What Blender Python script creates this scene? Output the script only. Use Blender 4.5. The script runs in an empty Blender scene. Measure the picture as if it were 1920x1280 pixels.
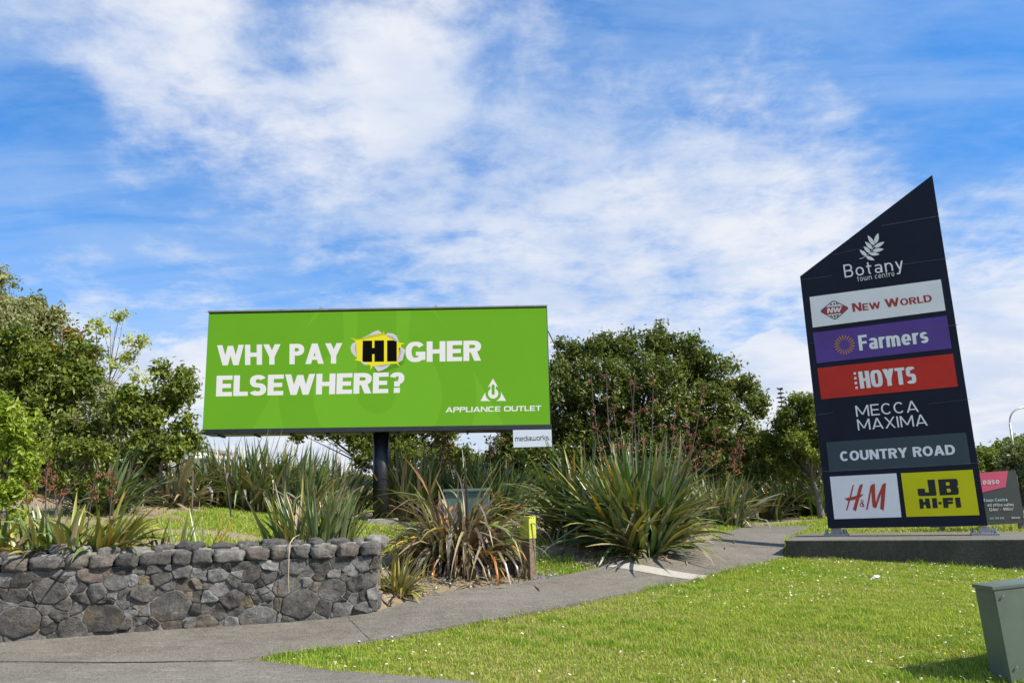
import bpy, bmesh, math, random
import numpy as np
from mathutils import Matrix, Vector
from mathutils.geometry import tessellate_polygon

SC = bpy.context.scene
COL = SC.collection
rng = np.random.default_rng(7)
R = math.radians

# ------------------------------------------------------------------ camera
FPX, PITCH, ROLL = 1500.0, math.atan(300 / 1500.0), R(1.6)
EYE = np.array([0.0, 0.0, 1.6])
_F = np.array([0, math.cos(PITCH), math.sin(PITCH)])
_U = np.array([0, -math.sin(PITCH), math.cos(PITCH)])
_X = np.array([1.0, 0, 0])
CAM_R = _X * math.cos(ROLL) - _U * math.sin(ROLL)
CAM_U = _X * math.sin(ROLL) + _U * math.cos(ROLL)
cam = bpy.data.cameras.new('camera')
cam.sensor_width = 36.0
cam.lens = 36.0 * FPX / 1920.0
cam.clip_start, cam.clip_end = 0.1, 3000
cam_ob = bpy.data.objects.new('camera', cam)
COL.objects.link(cam_ob)
m = Matrix((CAM_R, CAM_U, -_F)).transposed().to_4x4()
m.translation = EYE
cam_ob.matrix_world = m
SC.camera = cam_ob
SC.render.resolution_x, SC.render.resolution_y = 1024, 682

# ------------------------------------------------------------------ light
SUN_AZ, SUN_EL = R(-23.0), R(46)         # azimuth measured from +x
SUN_DIR = Vector((math.cos(SUN_AZ) * math.cos(SUN_EL), math.sin(SUN_AZ) * math.cos(SUN_EL), math.sin(SUN_EL)))
sun = bpy.data.lights.new('sun', 'SUN')
sun.energy, sun.angle, sun.color = 4.9, R(0.53), (1.0, 0.93, 0.80)
sun_ob = bpy.data.objects.new('sun', sun)
COL.objects.link(sun_ob)
sun_ob.rotation_euler = (-SUN_DIR).to_track_quat('-Z', 'Y').to_euler()
SC.view_settings.view_transform = 'Standard'
SC.view_settings.look = 'None'
SC.view_settings.exposure = 0.58
SC.view_settings.gamma = 1.0
SC.cycles.max_bounces = 6
SC.cycles.transparent_max_bounces = 8
SC.cycles.use_denoising = True


def ray(px, py):
    return _F * FPX + CAM_R * (px - 960) + CAM_U * (640 - py)


def at(px, py, Y):
    """Point seen at photo pixel px,py whose distance north of the camera is Y metres."""
    d = ray(px, py)
    return EYE + d * (Y / d[1])


# ------------------------------------------------------------------ sky: Nishita air with clouds fixed in the sky's own directions
world = bpy.data.worlds.new('World')
SC.world = world
world.use_nodes = True
wt = world.node_tree
wt.nodes.clear()


class NT:
    """Small helper for building node trees."""
    def __init__(self, tree):
        self.t = tree

    def n(self, typ, **kw):
        nd = self.t.nodes.new(typ)
        for k, v in kw.items():
            if k == 'ins':
                for i, val in v.items():
                    if hasattr(val, 'is_linked') or isinstance(val, bpy.types.NodeSocket):
                        self.t.links.new(val, nd.inputs[i])
                    else:
                        nd.inputs[i].default_value = val
            else:
                setattr(nd, k, v)
        return nd

    def math(self, op, a, b=0.0, clamp=False):
        nd = self.n('ShaderNodeMath', operation=op, use_clamp=clamp, ins={0: a, 1: b})
        return nd.outputs[0]

    def vmath(self, op, a, b=None, out=0):
        nd = self.n('ShaderNodeVectorMath', operation=op, ins={0: a} if b is None else {0: a, 1: b})
        return nd.outputs[out]

    def noise(self, vec, scale, detail=5, rough=0.55, dist=0.0, out=0, lac=2.0):
        nd = self.n('ShaderNodeTexNoise', ins={'Vector': vec, 'Scale': scale, 'Detail': detail, 'Roughness': rough,
                                               'Distortion': dist, 'Lacunarity': lac})
        return nd.outputs[out]

    def ramp(self, fac, stops, interp='LINEAR'):
        nd = self.n('ShaderNodeValToRGB', ins={0: fac})
        cr = nd.color_ramp
        cr.interpolation = interp
        while len(cr.elements) < len(stops):
            cr.elements.new(0.5)
        for e, (p, c) in zip(cr.elements, stops):
            e.position = p
            e.color = (c, c, c, 1) if not hasattr(c, '__len__') else (*c[:3], 1)
        return nd.outputs[0]

    def sstep(self, v, a, b):
        nd = self.n('ShaderNodeMapRange', interpolation_type='SMOOTHSTEP', ins={0: v, 1: a, 2: b, 3: 0.0, 4: 1.0})
        return nd.outputs[0]

    def mix(self, fac, a, b, blend='MIX'):
        nd = self.n('ShaderNodeMix', data_type='RGBA', blend_type=blend)
        for i, val in ((0, fac), (6, a), (7, b)):
            if isinstance(val, bpy.types.NodeSocket):
                self.t.links.new(val, nd.inputs[i])
            else:
                nd.inputs[i].default_value = val if i == 0 else (*val[:3], 1)
        return nd.outputs[2]


W = NT(wt)
sky = W.n('ShaderNodeTexSky', sky_type='NISHITA', sun_disc=False)
sky.sun_elevation = SUN_EL
sky.sun_rotation = math.atan2(SUN_DIR.x, SUN_DIR.y)
sky.air_density, sky.dust_density, sky.ozone_density = 1.0, 0.3, 1.0
gen = W.n('ShaderNodeTexCoord').outputs['Generated']
dirv = W.vmath('NORMALIZE', gen)
sep = W.n('ShaderNodeSeparateXYZ', ins={0: dirv})
dx, dy, dz = sep.outputs
zz = W.math('ADD', W.math('MAXIMUM', dz, 0.0), 0.16)
cu = W.math('DIVIDE', dx, zz)
cv = W.math('DIVIDE', dy, zz)
cvec = W.n('ShaderNodeCombineXYZ', ins={0: cu, 1: cv, 2: 0.0}).outputs[0]
n_big = W.noise(cvec, 1.1, 3, 0.5, 0.3)
n_mid = W.noise(cvec, 3.3, 9, 0.66, 0.35)
n_fine = W.noise(cvec, 12.0, 7, 0.62, 0.5)
cst = W.vmath('MULTIPLY', cvec, (1.0, 3.2, 1.0))
n_str = W.noise(cst, 1.6, 6, 0.6, 0.5)


def blob(px, py, rad_px, amp):
    d = Vector(ray(px, py)).normalized()
    c = W.vmath('DOT_PRODUCT', dirv, tuple(d), out=1)
    ang = math.cos(math.atan(rad_px / FPX))
    v = W.n('ShaderNodeMapRange', interpolation_type='SMOOTHERSTEP', ins={0: c, 1: ang, 2: 1.0, 3: 0.0, 4: amp})
    return v.outputs[0]


n_puff = W.noise(cvec, 6.5, 9, 0.66, 0.2)
dens = W.math('ADD', W.math('MULTIPLY', n_mid, 0.55), W.math('MULTIPLY', n_fine, 0.42))
dens = W.math('ADD', dens, W.math('MULTIPLY', n_puff, 0.72))
dens = W.math('ADD', dens, W.math('MULTIPLY', n_big, 0.12))
dens = W.math('ADD', dens, W.math('MULTIPLY', n_str, 0.22))
for b in ((130, 110, 420, 0.19), (420, 190, 260, 0.15), (740, 100, 200, 0.27), (560, 120, 160, -0.08), (640, 300, 340, 0.12), (1480, 290, 300, 0.26), (1250, 540, 560, 0.16),
          (1890, 600, 400, 0.20), (960, 430, 620, 0.14), (300, 640, 260, 0.34), (60, 600, 200, 0.2), (1880, 760, 300, 0.2),
          (150, 450, 440, -0.17), (110, 560, 260, -0.12), (1000, 90, 260, -0.05), (420, 510, 320, -0.18), (40, 220, 150, -0.24), (20, 350, 260, -0.10), (560, 45, 170, -0.10), (1520, 90, 420, -0.20), (1350, 120, 260, -0.08),
          (1840, 40, 420, -0.16), (1880, 300, 260, -0.10), (960, 110, 220, -0.06), (1180, 160, 240, -0.08), (740, 545, 220, -0.10)):
    dens = W.math('ADD', dens, blob(*b))
back = W.sstep(dy, 0.25, -0.35)                      # unseen sky behind the viewer, cloud added to whiten the fill light
dens = W.math('SUBTRACT', dens, W.math('MULTIPLY', back, -0.06))
cover = W.n('ShaderNodeMapRange', interpolation_type='SMOOTHSTEP', ins={0: dens, 1: 0.82, 2: 1.50, 3: 0.0, 4: 1.0}).outputs[0]
# cumulus heads low over the trees
el = W.n('ShaderNodeCombineXYZ', ins={0: W.math('MULTIPLY', W.math('ARCTAN2', dx, dy), 1.0), 1: W.math('MULTIPLY', dz, 1.5), 2: 0.0}).outputs[0]
n_cum = W.noise(el, 7.0, 7, 0.55, 0.25)
low = W.sstep(dz, 0.24, 0.07)
cum = W.math('MULTIPLY', W.sstep(W.math('ADD', n_cum, W.math('ADD', W.math('MULTIPLY', low, 0.42), W.math('ADD', blob(290, 660, 190, 0.26), W.math('ADD', blob(1460, 730, 170, 0.30), blob(1900, 720, 190, 0.28))))), 0.80, 0.90), W.sstep(dz, 0.30, 0.16))
cover = W.math('MAXIMUM', W.math('MULTIPLY', cover, 0.96), W.math('MULTIPLY', cum, 0.97))
haze = W.math('MULTIPLY', W.sstep(dz, 0.36, 0.02), 0.35)
cover = W.math('MAXIMUM', cover, haze)
shade = W.noise(W.vmath('ADD', cvec, (0.06, -0.03, 0.4)), 1.7, 5, 0.55, 0.3)
ccol = W.mix(W.sstep(shade, 0.36, 0.62), (5.2, 5.9, 7.3), (7.0, 7.2, 7.7))
gain = W.mix(W.sstep(dz, 0.18, 0.58), (0.36, 0.92, 1.50), (0.21, 1.04, 1.80))     # camera-like deep blue grade of the clear air
hsv = W.vmath('MINIMUM', W.vmath('MULTIPLY', sky.outputs[0], gain), (3.2, 5.6, 9.2))
veil = W.math('MULTIPLY', W.sstep(W.math('ADD', n_str, W.math('MULTIPLY', n_mid, 0.4)), 0.36, 0.95), 0.55)
hsv = W.mix(veil, hsv, (3.7, 5.1, 7.3))
hsv = W.mix(W.sstep(dz, 0.22, 0.04), hsv, (5.6, 6.4, 7.6))
skyc = W.mix(cover, hsv, ccol)
bg = W.n('ShaderNodeBackground', ins={0: skyc, 1: 0.083})
W.n('ShaderNodeOutputWorld', ins={0: bg.outputs[0]})


# ------------------------------------------------------------------ object helpers
def tag(o, label=None, cat=None, group=None, kind=None):
    if label: o['label'] = label
    if cat: o['category'] = cat
    if group: o['group'] = group
    if kind: o['kind'] = kind
    return o


def origin(o):
    p = np.zeros(3)
    while o is not None:
        p = p + np.array(o.location)
        o = o.parent
    return p


def empty(name, loc, label, cat, group=None):
    o = bpy.data.objects.new(name, None)
    o.empty_display_size = 0.2
    o.location = [float(c) for c in loc]
    COL.objects.link(o)
    return tag(o, label, cat, group)


def mesh(name, V, F, mat, parent=None, col=None, smooth=False, loc=None):
    """One mesh object from world-space vertices; F is an (n,k) array or a list of faces."""
    V = np.asarray(V, dtype=np.float64).reshape(-1, 3)
    if loc is None:
        loc = np.zeros(3) if parent is not None else np.array([(V[:, 0].min() + V[:, 0].max()) / 2, (V[:, 1].min() + V[:, 1].max()) / 2, V[:, 2].min()])
    org = origin(parent) + np.asarray(loc)
    me = bpy.data.meshes.new(name)
    Vl = (V - org).astype(np.float32)
    if isinstance(F, np.ndarray):
        k = F.shape[1]
        idx = F.astype(np.int32).ravel()
        starts = np.arange(0, len(idx), k, dtype=np.int32)
        tot = np.full(len(F), k, dtype=np.int32)
    else:
        idx = np.array([i for f in F for i in f], dtype=np.int32)
        tot = np.array([len(f) for f in F], dtype=np.int32)
        starts = np.concatenate([[0], np.cumsum(tot)[:-1]]).astype(np.int32)
    me.vertices.add(len(Vl)); me.vertices.foreach_set('co', Vl.ravel())
    me.loops.add(len(idx)); me.loops.foreach_set('vertex_index', idx)
    me.polygons.add(len(tot)); me.polygons.foreach_set('loop_start', starts); me.polygons.foreach_set('loop_total', tot)
    me.polygons.foreach_set('use_smooth', np.full(len(tot), bool(smooth)))
    me.update(calc_edges=True)
    if col is not None:
        a = me.attributes.new('tint', 'FLOAT_COLOR', 'POINT')
        c = np.ones((len(Vl), 4), dtype=np.float32)
        c[:, :3] = np.asarray(col, dtype=np.float32)[:, :3]
        a.data.foreach_set('color', c.ravel())
    me.validate()
    me.materials.append(mat)
    o = bpy.data.objects.new(name, me)
    o.location = [float(c) for c in loc]
    COL.objects.link(o)
    if parent is not None: o.parent = parent
    return o


class MB:
    """Collects boxes, prisms and tubes into one mesh."""
    def __init__(self):
        self.V, self.F, self.C = [], [], []

    def add(self, V, F, c=None):
        o = len(self.V)
        self.V += [tuple(v) for v in V]
        self.F += [tuple(i + o for i in f) for f in F]
        if c is not None: self.C += [c] * len(V)

    def box(self, c, ax, ay, az, bev=0.0, col=None):
        """c centre; ax, ay, az half-extent vectors; bev bevel in metres."""
        c, ax, ay, az = (np.asarray(q, float) for q in (c, ax, ay, az))
        bm = bmesh.new()
        bmesh.ops.create_cube(bm, size=2.0)
        L = [np.linalg.norm(q) for q in (ax, ay, az)]
        for v in bm.verts: v.co = Vector((v.co.x * L[0], v.co.y * L[1], v.co.z * L[2]))
        if bev > 0: bmesh.ops.bevel(bm, geom=list(bm.edges), offset=bev, segments=2, affect='EDGES', profile=0.6)
        bm.verts.index_update()
        B = np.array([q / l for q, l in zip((ax, ay, az), L)])
        V = [c + np.array(v.co) @ B for v in bm.verts]
        flip = np.linalg.det(B) < 0
        F = [tuple(v.index for v in (reversed(f.verts) if flip else f.verts)) for f in bm.faces]
        bm.free()
        self.add(V, F, col)

    def tube(self, pts, rad, n=8, cap=True, col=None):
        pts = [np.asarray(p, float) for p in pts]
        if not hasattr(rad, '__len__'): rad = [rad] * len(pts)
        V, F = [], []
        up = np.array([0.13, 0.31, 0.94])
        for i, p in enumerate(pts):
            t = pts[min(i + 1, len(pts) - 1)] - pts[max(i - 1, 0)]
            t /= max(np.linalg.norm(t), 1e-9)
            a = np.cross(t, up if abs(t @ up) < 0.95 else np.array([1.0, 0, 0])); a /= np.linalg.norm(a)
            b = np.cross(t, a)
            for k in range(n):
                an = 2 * math.pi * k / n
                V.append(p + rad[i] * (a * math.cos(an) + b * math.sin(an)))
        for i in range(len(pts) - 1):
            for k in range(n):
                F.append((i * n + k, i * n + (k + 1) % n, (i + 1) * n + (k + 1) % n, (i + 1) * n + k))
        if cap:
            F.append(tuple(range(n))[::-1]); F.append(tuple((len(pts) - 1) * n + k for k in range(n)))
        self.add(V, F, col)

    def prism(self, poly, depth_vec, col=None):
        """Extrude a world-space polygon along depth_vec (poly is the front face)."""
        n = len(poly)
        P = [np.asarray(p, float) for p in poly]
        dv = np.asarray(depth_vec, float)
        V = P + [p + dv for p in P]
        tris = tessellate_polygon([[Vector(p) for p in P]])
        nrm = np.zeros(3)
        for i in range(n): nrm += np.cross(P[i], P[(i + 1) % n])
        F = []
        for t in tris:
            tn = np.cross(P[t[1]] - P[t[0]], P[t[2]] - P[t[0]])
            t = t if tn @ dv < 0 else t[::-1]
            F.append(tuple(t)); F.append(tuple(i + n for i in t[::-1]))
        side = nrm @ dv < 0
        for i in range(n):
            j = (i + 1) % n
            F.append((i, i + n, j + n, j) if side else (j, j + n, i + n, i))
        self.add(V, F, col)

    def build(self, name, mat, parent=None, smooth=False, loc=None):
        return mesh(name, self.V, self.F, mat, parent, self.C if len(self.C) == len(self.V) and self.C else None, smooth, loc)


def wob(P, scale, seed, octaves=3):
    """Cheap smooth pseudo noise in about -1..1 for an (n,3) array."""
    r = np.random.default_rng(seed)
    out = np.zeros(len(P)); amp = 1.0; tot = 0
    for o in range(octaves):
        acc = np.zeros(len(P))
        for _ in range(5):
            k = r.normal(size=3) * scale
            acc += np.sin(P @ k + r.uniform(0, 6.28))
        out += amp * acc / 2.6; tot += amp
        amp *= 0.5; scale *= 2.1
    return out / tot


# ------------------------------------------------------------------ materials
def pmat(name, color, rough=0.6, var=0.08, vscale=6.0, bump=0.0, bscale=40.0, spec=0.5, metal=0.0, dirt=None, dscale=3.0):
    """Principled paint/stone/metal with mottled colour and optional bump and dirt stains."""
    mt = bpy.data.materials.new(name); mt.use_nodes = True
    t = mt.node_tree; t.nodes.clear(); N = NT(t)
    co = N.n('ShaderNodeTexCoord').outputs['Object']
    nz = N.noise(co, vscale, 6, 0.6)
    lo = tuple(c * (1 - var) for c in color); hi = tuple(min(1, c * (1 + var)) for c in color)
    c = N.mix(N.sstep(nz, 0.3, 0.7), lo, hi)
    if dirt:
        c = N.mix(N.math('MULTIPLY', N.sstep(N.noise(co, dscale, 7, 0.65), 0.5, 0.72), 0.7), c, dirt)
    p = N.n('ShaderNodeBsdfPrincipled', ins={'Base Color': c, 'Roughness': rough, 'Metallic': metal, 'Specular IOR Level': spec})
    if bump:
        b = N.n('ShaderNodeBump', ins={'Strength': bump, 'Distance': 0.02, 'Height': N.noise(co, bscale, 8, 0.65)})
        t.links.new(b.outputs[0], p.inputs['Normal'])
    N.n('ShaderNodeOutputMaterial', ins={0: p.outputs[0]})
    return mt


def leafmat(name, rough=0.42, trans=0.28, spec=0.45, tcol=(1.25, 1.3, 0.55)):
    """Leaf with its own colour per leaf (attribute), a waxy top and light passing through."""
    mt = bpy.data.materials.new(name); mt.use_nodes = True
    t = mt.node_tree; t.nodes.clear(); N = NT(t)
    a = N.n('ShaderNodeAttribute', attribute_name='tint').outputs['Color']
    p = N.n('ShaderNodeBsdfPrincipled', ins={'Base Color': a, 'Roughness': rough, 'Specular IOR Level': spec})
    tr = N.n('ShaderNodeBsdfTranslucent', ins={0: N.mix(1.0, a, tcol, 'MULTIPLY')})
    mx = N.n('ShaderNodeMixShader', ins={0: trans, 1: p.outputs[0], 2: tr.outputs[0]})
    N.n('ShaderNodeOutputMaterial', ins={0: mx.outputs[0]})
    return mt


def emat(name, color, strength=1.0):
    """A lit area of the LED screen, or the name plate given the same glow."""
    mt = bpy.data.materials.new(name); mt.use_nodes = True
    t = mt.node_tree; t.nodes.clear(); N = NT(t)
    co = N.n('ShaderNodeTexCoord').outputs['Object']
    nz = N.n('ShaderNodeTexNoise', ins={'Vector': co, 'Scale': 1.1, 'Detail': 2.0}).outputs[0]
    c = N.mix(nz, tuple(q * 0.96 for q in color), tuple(q * 1.04 for q in color))
    p = N.n('ShaderNodeBsdfPrincipled', ins={'Base Color': (0.002, 0.002, 0.002, 1), 'Roughness': 0.8, 'Specular IOR Level': 0.05, 'Emission Color': c, 'Emission Strength': strength * 0.669})
    N.n('ShaderNodeOutputMaterial', ins={0: p.outputs[0]})
    return mt


def lin(r, g, b):
    f = lambda c: (c / 255 / 12.92) if c / 255 <= 0.04045 else ((c / 255 + 0.055) / 1.055) ** 2.4
    return (f(r), f(g), f(b))


def tintmat(name, rough=0.8, bump=0.0, bscale=60, spec=0.3, var=0.25, vscale=12, pits=0):
    """Rough material whose base colour is carried per vertex (each stone, each strip of bark its own)."""
    mt = bpy.data.materials.new(name); mt.use_nodes = True
    t = mt.node_tree; t.nodes.clear(); N = NT(t)
    a = N.n('ShaderNodeAttribute', attribute_name='tint').outputs['Color']
    co = N.n('ShaderNodeTexCoord').outputs['Object']
    nz = N.noise(co, vscale, 8, 0.68)
    f = N.n('ShaderNodeMapRange', ins={0: nz, 1: 0.3, 2: 0.7, 3: 1 - var, 4: 1 + var}).outputs[0]
    if pits:
        pt = N.math('MULTIPLY', N.sstep(N.noise(co, pits, 4, 0.6), 0.36, 0.30), 0.75)
        f = N.math('MULTIPLY', f, N.math('SUBTRACT', 1.0, pt))
    c = N.vmath('SCALE', a, None)
    t.links.new(f, c.node.inputs[3])
    p = N.n('ShaderNodeBsdfPrincipled', ins={'Base Color': c, 'Roughness': rough, 'Specular IOR Level': spec})
    if bump:
        b = N.n('ShaderNodeBump', ins={'Strength': bump, 'Distance': 0.02, 'Height': N.noise(co, bscale, 9, 0.7)})
        t.links.new(b.outputs[0], p.inputs['Normal'])
    N.n('ShaderNodeOutputMaterial', ins={0: p.outputs[0]})
    return mt

# ------------------------------------------------------------------ terrain
WL, WR = at(0, 1212, 9.0), at(708, 1152, 10.2)          # foot of the stone wall, left and right
wdir = (WR - WL)[:2]; WLEN = np.linalg.norm(wdir); wdir /= WLEN
wnrm = np.array([wdir[1], -wdir[0]])                      # towards the viewer
WTOP = 1.0                                                # underside of the coping


class TPS:
    def __init__(self, pts, reg=0.02):
        P = np.array(pts, float); self.P = P[:, :2]; n = len(P)
        K = self.k(self.P, self.P) + reg * np.eye(n)
        Q = np.c_[np.ones(n), self.P]
        A = np.block([[K, Q], [Q.T, np.zeros((3, 3))]])
        s = np.linalg.solve(A, np.r_[P[:, 2], 0, 0, 0])
        self.w, self.a = s[:n], s[n:]

    @staticmethod
    def k(a, b):
        d2 = ((a[:, None] - b[None]) ** 2).sum(-1) + 1e-9
        return 0.5 * d2 * np.log(d2)

    def __call__(self, X):
        out = np.empty(len(X))
        for i in range(0, len(X), 20000):
            x = X[i:i + 20000]
            out[i:i + 20000] = self.k(x, self.P) @ self.w + np.c_[np.ones(len(x)), x] @ self.a
        return out


_front = [WL, WR, at(350, 1183, 9.6), at(960, 1280, 7.0), at(300, 1280, 7.4), (-8, 4.5, 0.0), (-9, 8.0, 0.1), (0, 2.5, 0), (5, 2.5, -0.05), (9, 4, -0.1), (-14, 6, 0.05)]
_share = [at(830, 1112, 11.0), at(960, 1160, 9.7), at(690, 1206, 9.0), at(992, 1085, 12.6), at(1130, 1126, 10.8), at(1310, 1086, 12.4),
          at(1475, 1047, 14.6), at(1650, 1054, 13.9), at(1920, 1072, 13.0), at(1857, 1242, 7.2), at(1897, 1290, 6.75), at(1600, 1110, 10.6), at(1700, 1220, 7.7), at(1300, 1180, 8.9), at(1900, 1100, 11.2)]
_rear = [at(850, 1085, 11.9), at(1200, 1047, 13.6), at(1180, 1056, 13.2), at(1395, 990, 22.0), at(1475, 1010, 17.2), at(1520, 974, 24), at(1660, 992, 19), at(1915, 990, 18),
         at(714, 985, 20.5), at(330, 930, 20), at(300, 985, 13.5), at(450, 985, 14), at(250, 945, 17), at(745, 962, 24), at(715, 1000, 15), at(715, 1062, 12.6), at(760, 1085, 11.6),
         at(950, 988, 17.5), at(1040, 1020, 15), at(960, 955, 23), at(380, 905, 27), at(365, 890, 42), at(1200, 985, 20), at(1440, 965, 30), at(1850, 960, 35), (-14, 16, 2.0), (-14, 11, 1.3), (14, 14, 0.1), (16, 22, 0.8)]
for u in (-1.5, 0, 1.2, 2.4, 3.3):                        # garden level just behind the wall
    q = WL[:2] + wdir * u - wnrm * 0.75
    _rear.append((q[0], q[1], 1.04 if u < 3 else 0.98))
NAT, FRONT = TPS(_share + _rear + [_front[i] for i in (3, 7, 8, 9)]), TPS(_front + _share)


def sm(t): t = np.clip(t, 0, 1); return t * t * (3 - 2 * t)


def height(X):
    X = np.asarray(X, float).reshape(-1, 2)
    d = -(X - WL[:2]) @ wnrm                               # metres behind the wall's face
    s = (X - WL[:2]) @ wdir
    a, b = NAT(X), FRONT(X)
    past = np.clip(s - WLEN + 0.15, 0, None)               # metres beyond the wall's end
    wf = (1 - sm((d - 0.08) / (0.3 + 1.3 * sm(past / 0.9)))) * (1 - sm(past / 3.2))
    h = b * wf + a * (1 - wf)
    r = np.hypot(X[:, 0], X[:, 1] - 14)
    far = sm((r - 24) / 26)
    h = h * (1 - far) + 2.0 * far
    h = h + 0.012 * np.sin(X[:, 0] * 2.1 + 0.4) * np.sin(X[:, 1] * 1.7)
    return h


def hz(x, y): return float(height([[x, y]])[0])


def gpt(px, py, y0=5.0):
    """Where the sight line through a photo pixel meets the ground."""
    d = ray(px, py)
    Y = np.arange(y0, 60, 0.02)
    P = EYE + d[None] * (Y / d[1])[:, None]
    below = P[:, 2] < height(P[:, :2])
    i = int(np.argmax(below)) if below.any() else len(Y) - 1
    return np.array([P[i, 0], P[i, 1], hz(P[i, 0], P[i, 1])])


def gat(px, Y):
    """Ground point under photo column px at distance Y (column read near the horizon)."""
    p = at(px, 940, Y)
    return np.array([p[0], p[1], hz(p[0], p[1])])


def resample(pts, n):
    P = np.array(pts, float); s = np.r_[0, np.cumsum(np.linalg.norm(np.diff(P, axis=0), axis=1))]
    t = np.linspace(0, s[-1], n)
    return np.c_[[np.interp(t, s, P[:, k]) for k in range(P.shape[1])]].T


def G2(lst): return [gpt(*p)[:2] for p in lst]


# concrete path: wall/garden side and lawn side
pathU = [(-9.5, 8.15), tuple(WL[:2] + wnrm * 0.02), tuple(WR[:2] + wnrm * 0.02)] + G2([(830, 1117), (1010, 1091), (1128, 1067), (1190, 1051), (1300, 1026), (1350, 1008), (1388, 993), (1400, 986)])
pathL = [(-9.5, 7.35)] + G2([(0, 1248), (430, 1247), (690, 1207), (960, 1162), (1130, 1126), (1320, 1086), (1400, 1066), (1468, 1048)]) + [tuple(gpt(1476, 1012)[:2] + np.array([-0.02, 0.1]))] + G2([(1508, 996), (1520, 988)])
NL = 150
PU = resample(pathU, NL); PL = []
_U0, _L0 = np.array(pathU), np.array(pathL)
# match stations along the path by arc length in two spans so that the slab stays square to its edges
PL = resample(pathL, NL)
PATHPOLY = np.r_[PU, PL[::-1]]
B_edge = [(-9.5, 7.37)] + G2([(0, 1247), (430, 1246), (480, 1243), (830, 1280)]) + [(0.6, 6.4), (2.6, 5.7), (4.6, 5.0), (9, 4.4)]
BPOLY = np.array(B_edge + [(9, 1.2), (-9.5, 1.2)])


def inpoly(X, poly):
    x, y = X[:, 0], X[:, 1]; c = np.zeros(len(X), bool); j = len(poly) - 1
    for i in range(len(poly)):
        xi, yi = poly[i]; xj, yj = poly[j]
        hit = ((yi > y) != (yj > y)) & (x < (xj - xi) * (y - yi) / (yj - yi + 1e-12) + xi)
        c ^= hit; j = i
    return c


# bare sand and litter patches: centre pixel, radii in metres
SANDS = [(gpt(870, 1092), 1.9, 0.95), (gpt(770, 1108), 1.0, 0.7), (gpt(730, 1090), .5, .6), (gpt(1090, 1036), 0.7, 0.42), (gpt(1180, 1048), 0.8, 0.6), (gpt(1340, 1012), 0.8, 1.1), (gpt(700, 1045), .3, .4),
         (np.r_[gat(395, 12.6)], 0.8, 0.4), (np.r_[gat(280, 17.0)], 1.2, 1.0), (np.r_[gat(600, 12.2)], 1.1, 0.6), (np.r_[gat(560, 21)], 2.2, .7), (np.r_[gat(110, 15)], 2.0, 2.0),
         (np.r_[gat(800, 23)], 2.0, 1.2), (np.r_[gat(1000, 21)], 1.8, 2.0), (np.r_[gat(1120, 17)], 1.3, 1.6), (np.r_[gat(1400, 25)], 1.5, 2.0), (np.r_[gat(80, 10.6)], 1.6, .8), (np.r_[gat(1040, 14.6)], 0.4, 0.3)]


def sandmask(X):
    X = np.asarray(X, float)
    v = np.zeros(len(X))
    for c, rx, ry in SANDS:
        q = ((X[:, 0] - c[0]) / rx) ** 2 + ((X[:, 1] - c[1]) / ry) ** 2
        v = np.maximum(v, np.exp(-q * q * 0.55) * 1.2)
    n = wob(np.c_[X, np.zeros(len(X))], 2.6, 5, 4)
    return np.clip(v + 0.38 * n * (v > 0.03), 0, 1)


def axis(lo, hi, step, far, g=1.22):
    a = list(np.arange(lo, hi + 1e-6, step)); d = step
    while a[-1] < far: d *= g; a.append(a[-1] + d)
    d = step
    while a[0] > -far: d *= g; a.insert(0, a[0] - d)
    return np.array(a)


gx, gy = axis(-11, 12, 0.1, 1500), axis(2, 28, 0.1, 1500)
GX, GY = np.meshgrid(gx, gy, indexing='ij')
XY = np.c_[GX.ravel(), GY.ravel()]
gh = height(XY)
sand = sandmask(XY)
nx, ny = len(gx), len(gy)
ii = np.arange((nx - 1) * (ny - 1)); iy = ii % (ny - 1); ix = ii // (ny - 1)
quads = np.c_[ix * ny + iy, (ix + 1) * ny + iy, (ix + 1) * ny + iy + 1, ix * ny + iy + 1]

mt = bpy.data.materials.new('soil_and_turf'); mt.use_nodes = True
t = mt.node_tree; t.nodes.clear(); N = NT(t)
a = N.n('ShaderNodeAttribute', attribute_name='tint').outputs['Color']
sr = N.n('ShaderNodeSeparateColor', ins={0: a}).outputs[0]
co = N.n('ShaderNodeTexCoord').outputs['Object']
n1, n2, n3 = N.noise(co, 1.3, 6, 0.65), N.noise(co, 14, 8, 0.7), N.noise(co, 90, 5, 0.7)
green = N.mix(N.sstep(n1, 0.35, 0.65), (0.20, 0.225, 0.045), (0.26, 0.25, 0.075))
green = N.mix(N.sstep(n2, 0.4, 0.75), green, (0.05, 0.06, 0.018))
sandc = N.mix(N.sstep(n2, 0.35, 0.7), (0.33, 0.27, 0.19), (0.21, 0.165, 0.11))
sandc = N.mix(N.sstep(n3, 0.55, 0.75), sandc, (0.10, 0.075, 0.05))
c = N.mix(N.sstep(N.math('ADD', sr, N.math('MULTIPLY', N.math('SUBTRACT', n2, 0.5), 0.7)), 0.30, 0.55), green, sandc)
p = N.n('ShaderNodeBsdfPrincipled', ins={'Base Color': c, 'Roughness': 0.95, 'Specular IOR Level': 0.15})
b = N.n('ShaderNodeBump', ins={'Strength': 0.8, 'Distance': 0.03, 'Height': N.math('ADD', n2, N.math('MULTIPLY', n3, 0.5))})
t.links.new(b.outputs[0], p.inputs['Normal'])
N.n('ShaderNodeOutputMaterial', ins={0: p.outputs[0]})
tag(mesh('ground', np.c_[XY, gh], quads, mt, col=np.c_[sand, sand, sand], smooth=True, loc=(0, 0, 0)), kind='structure')


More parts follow.
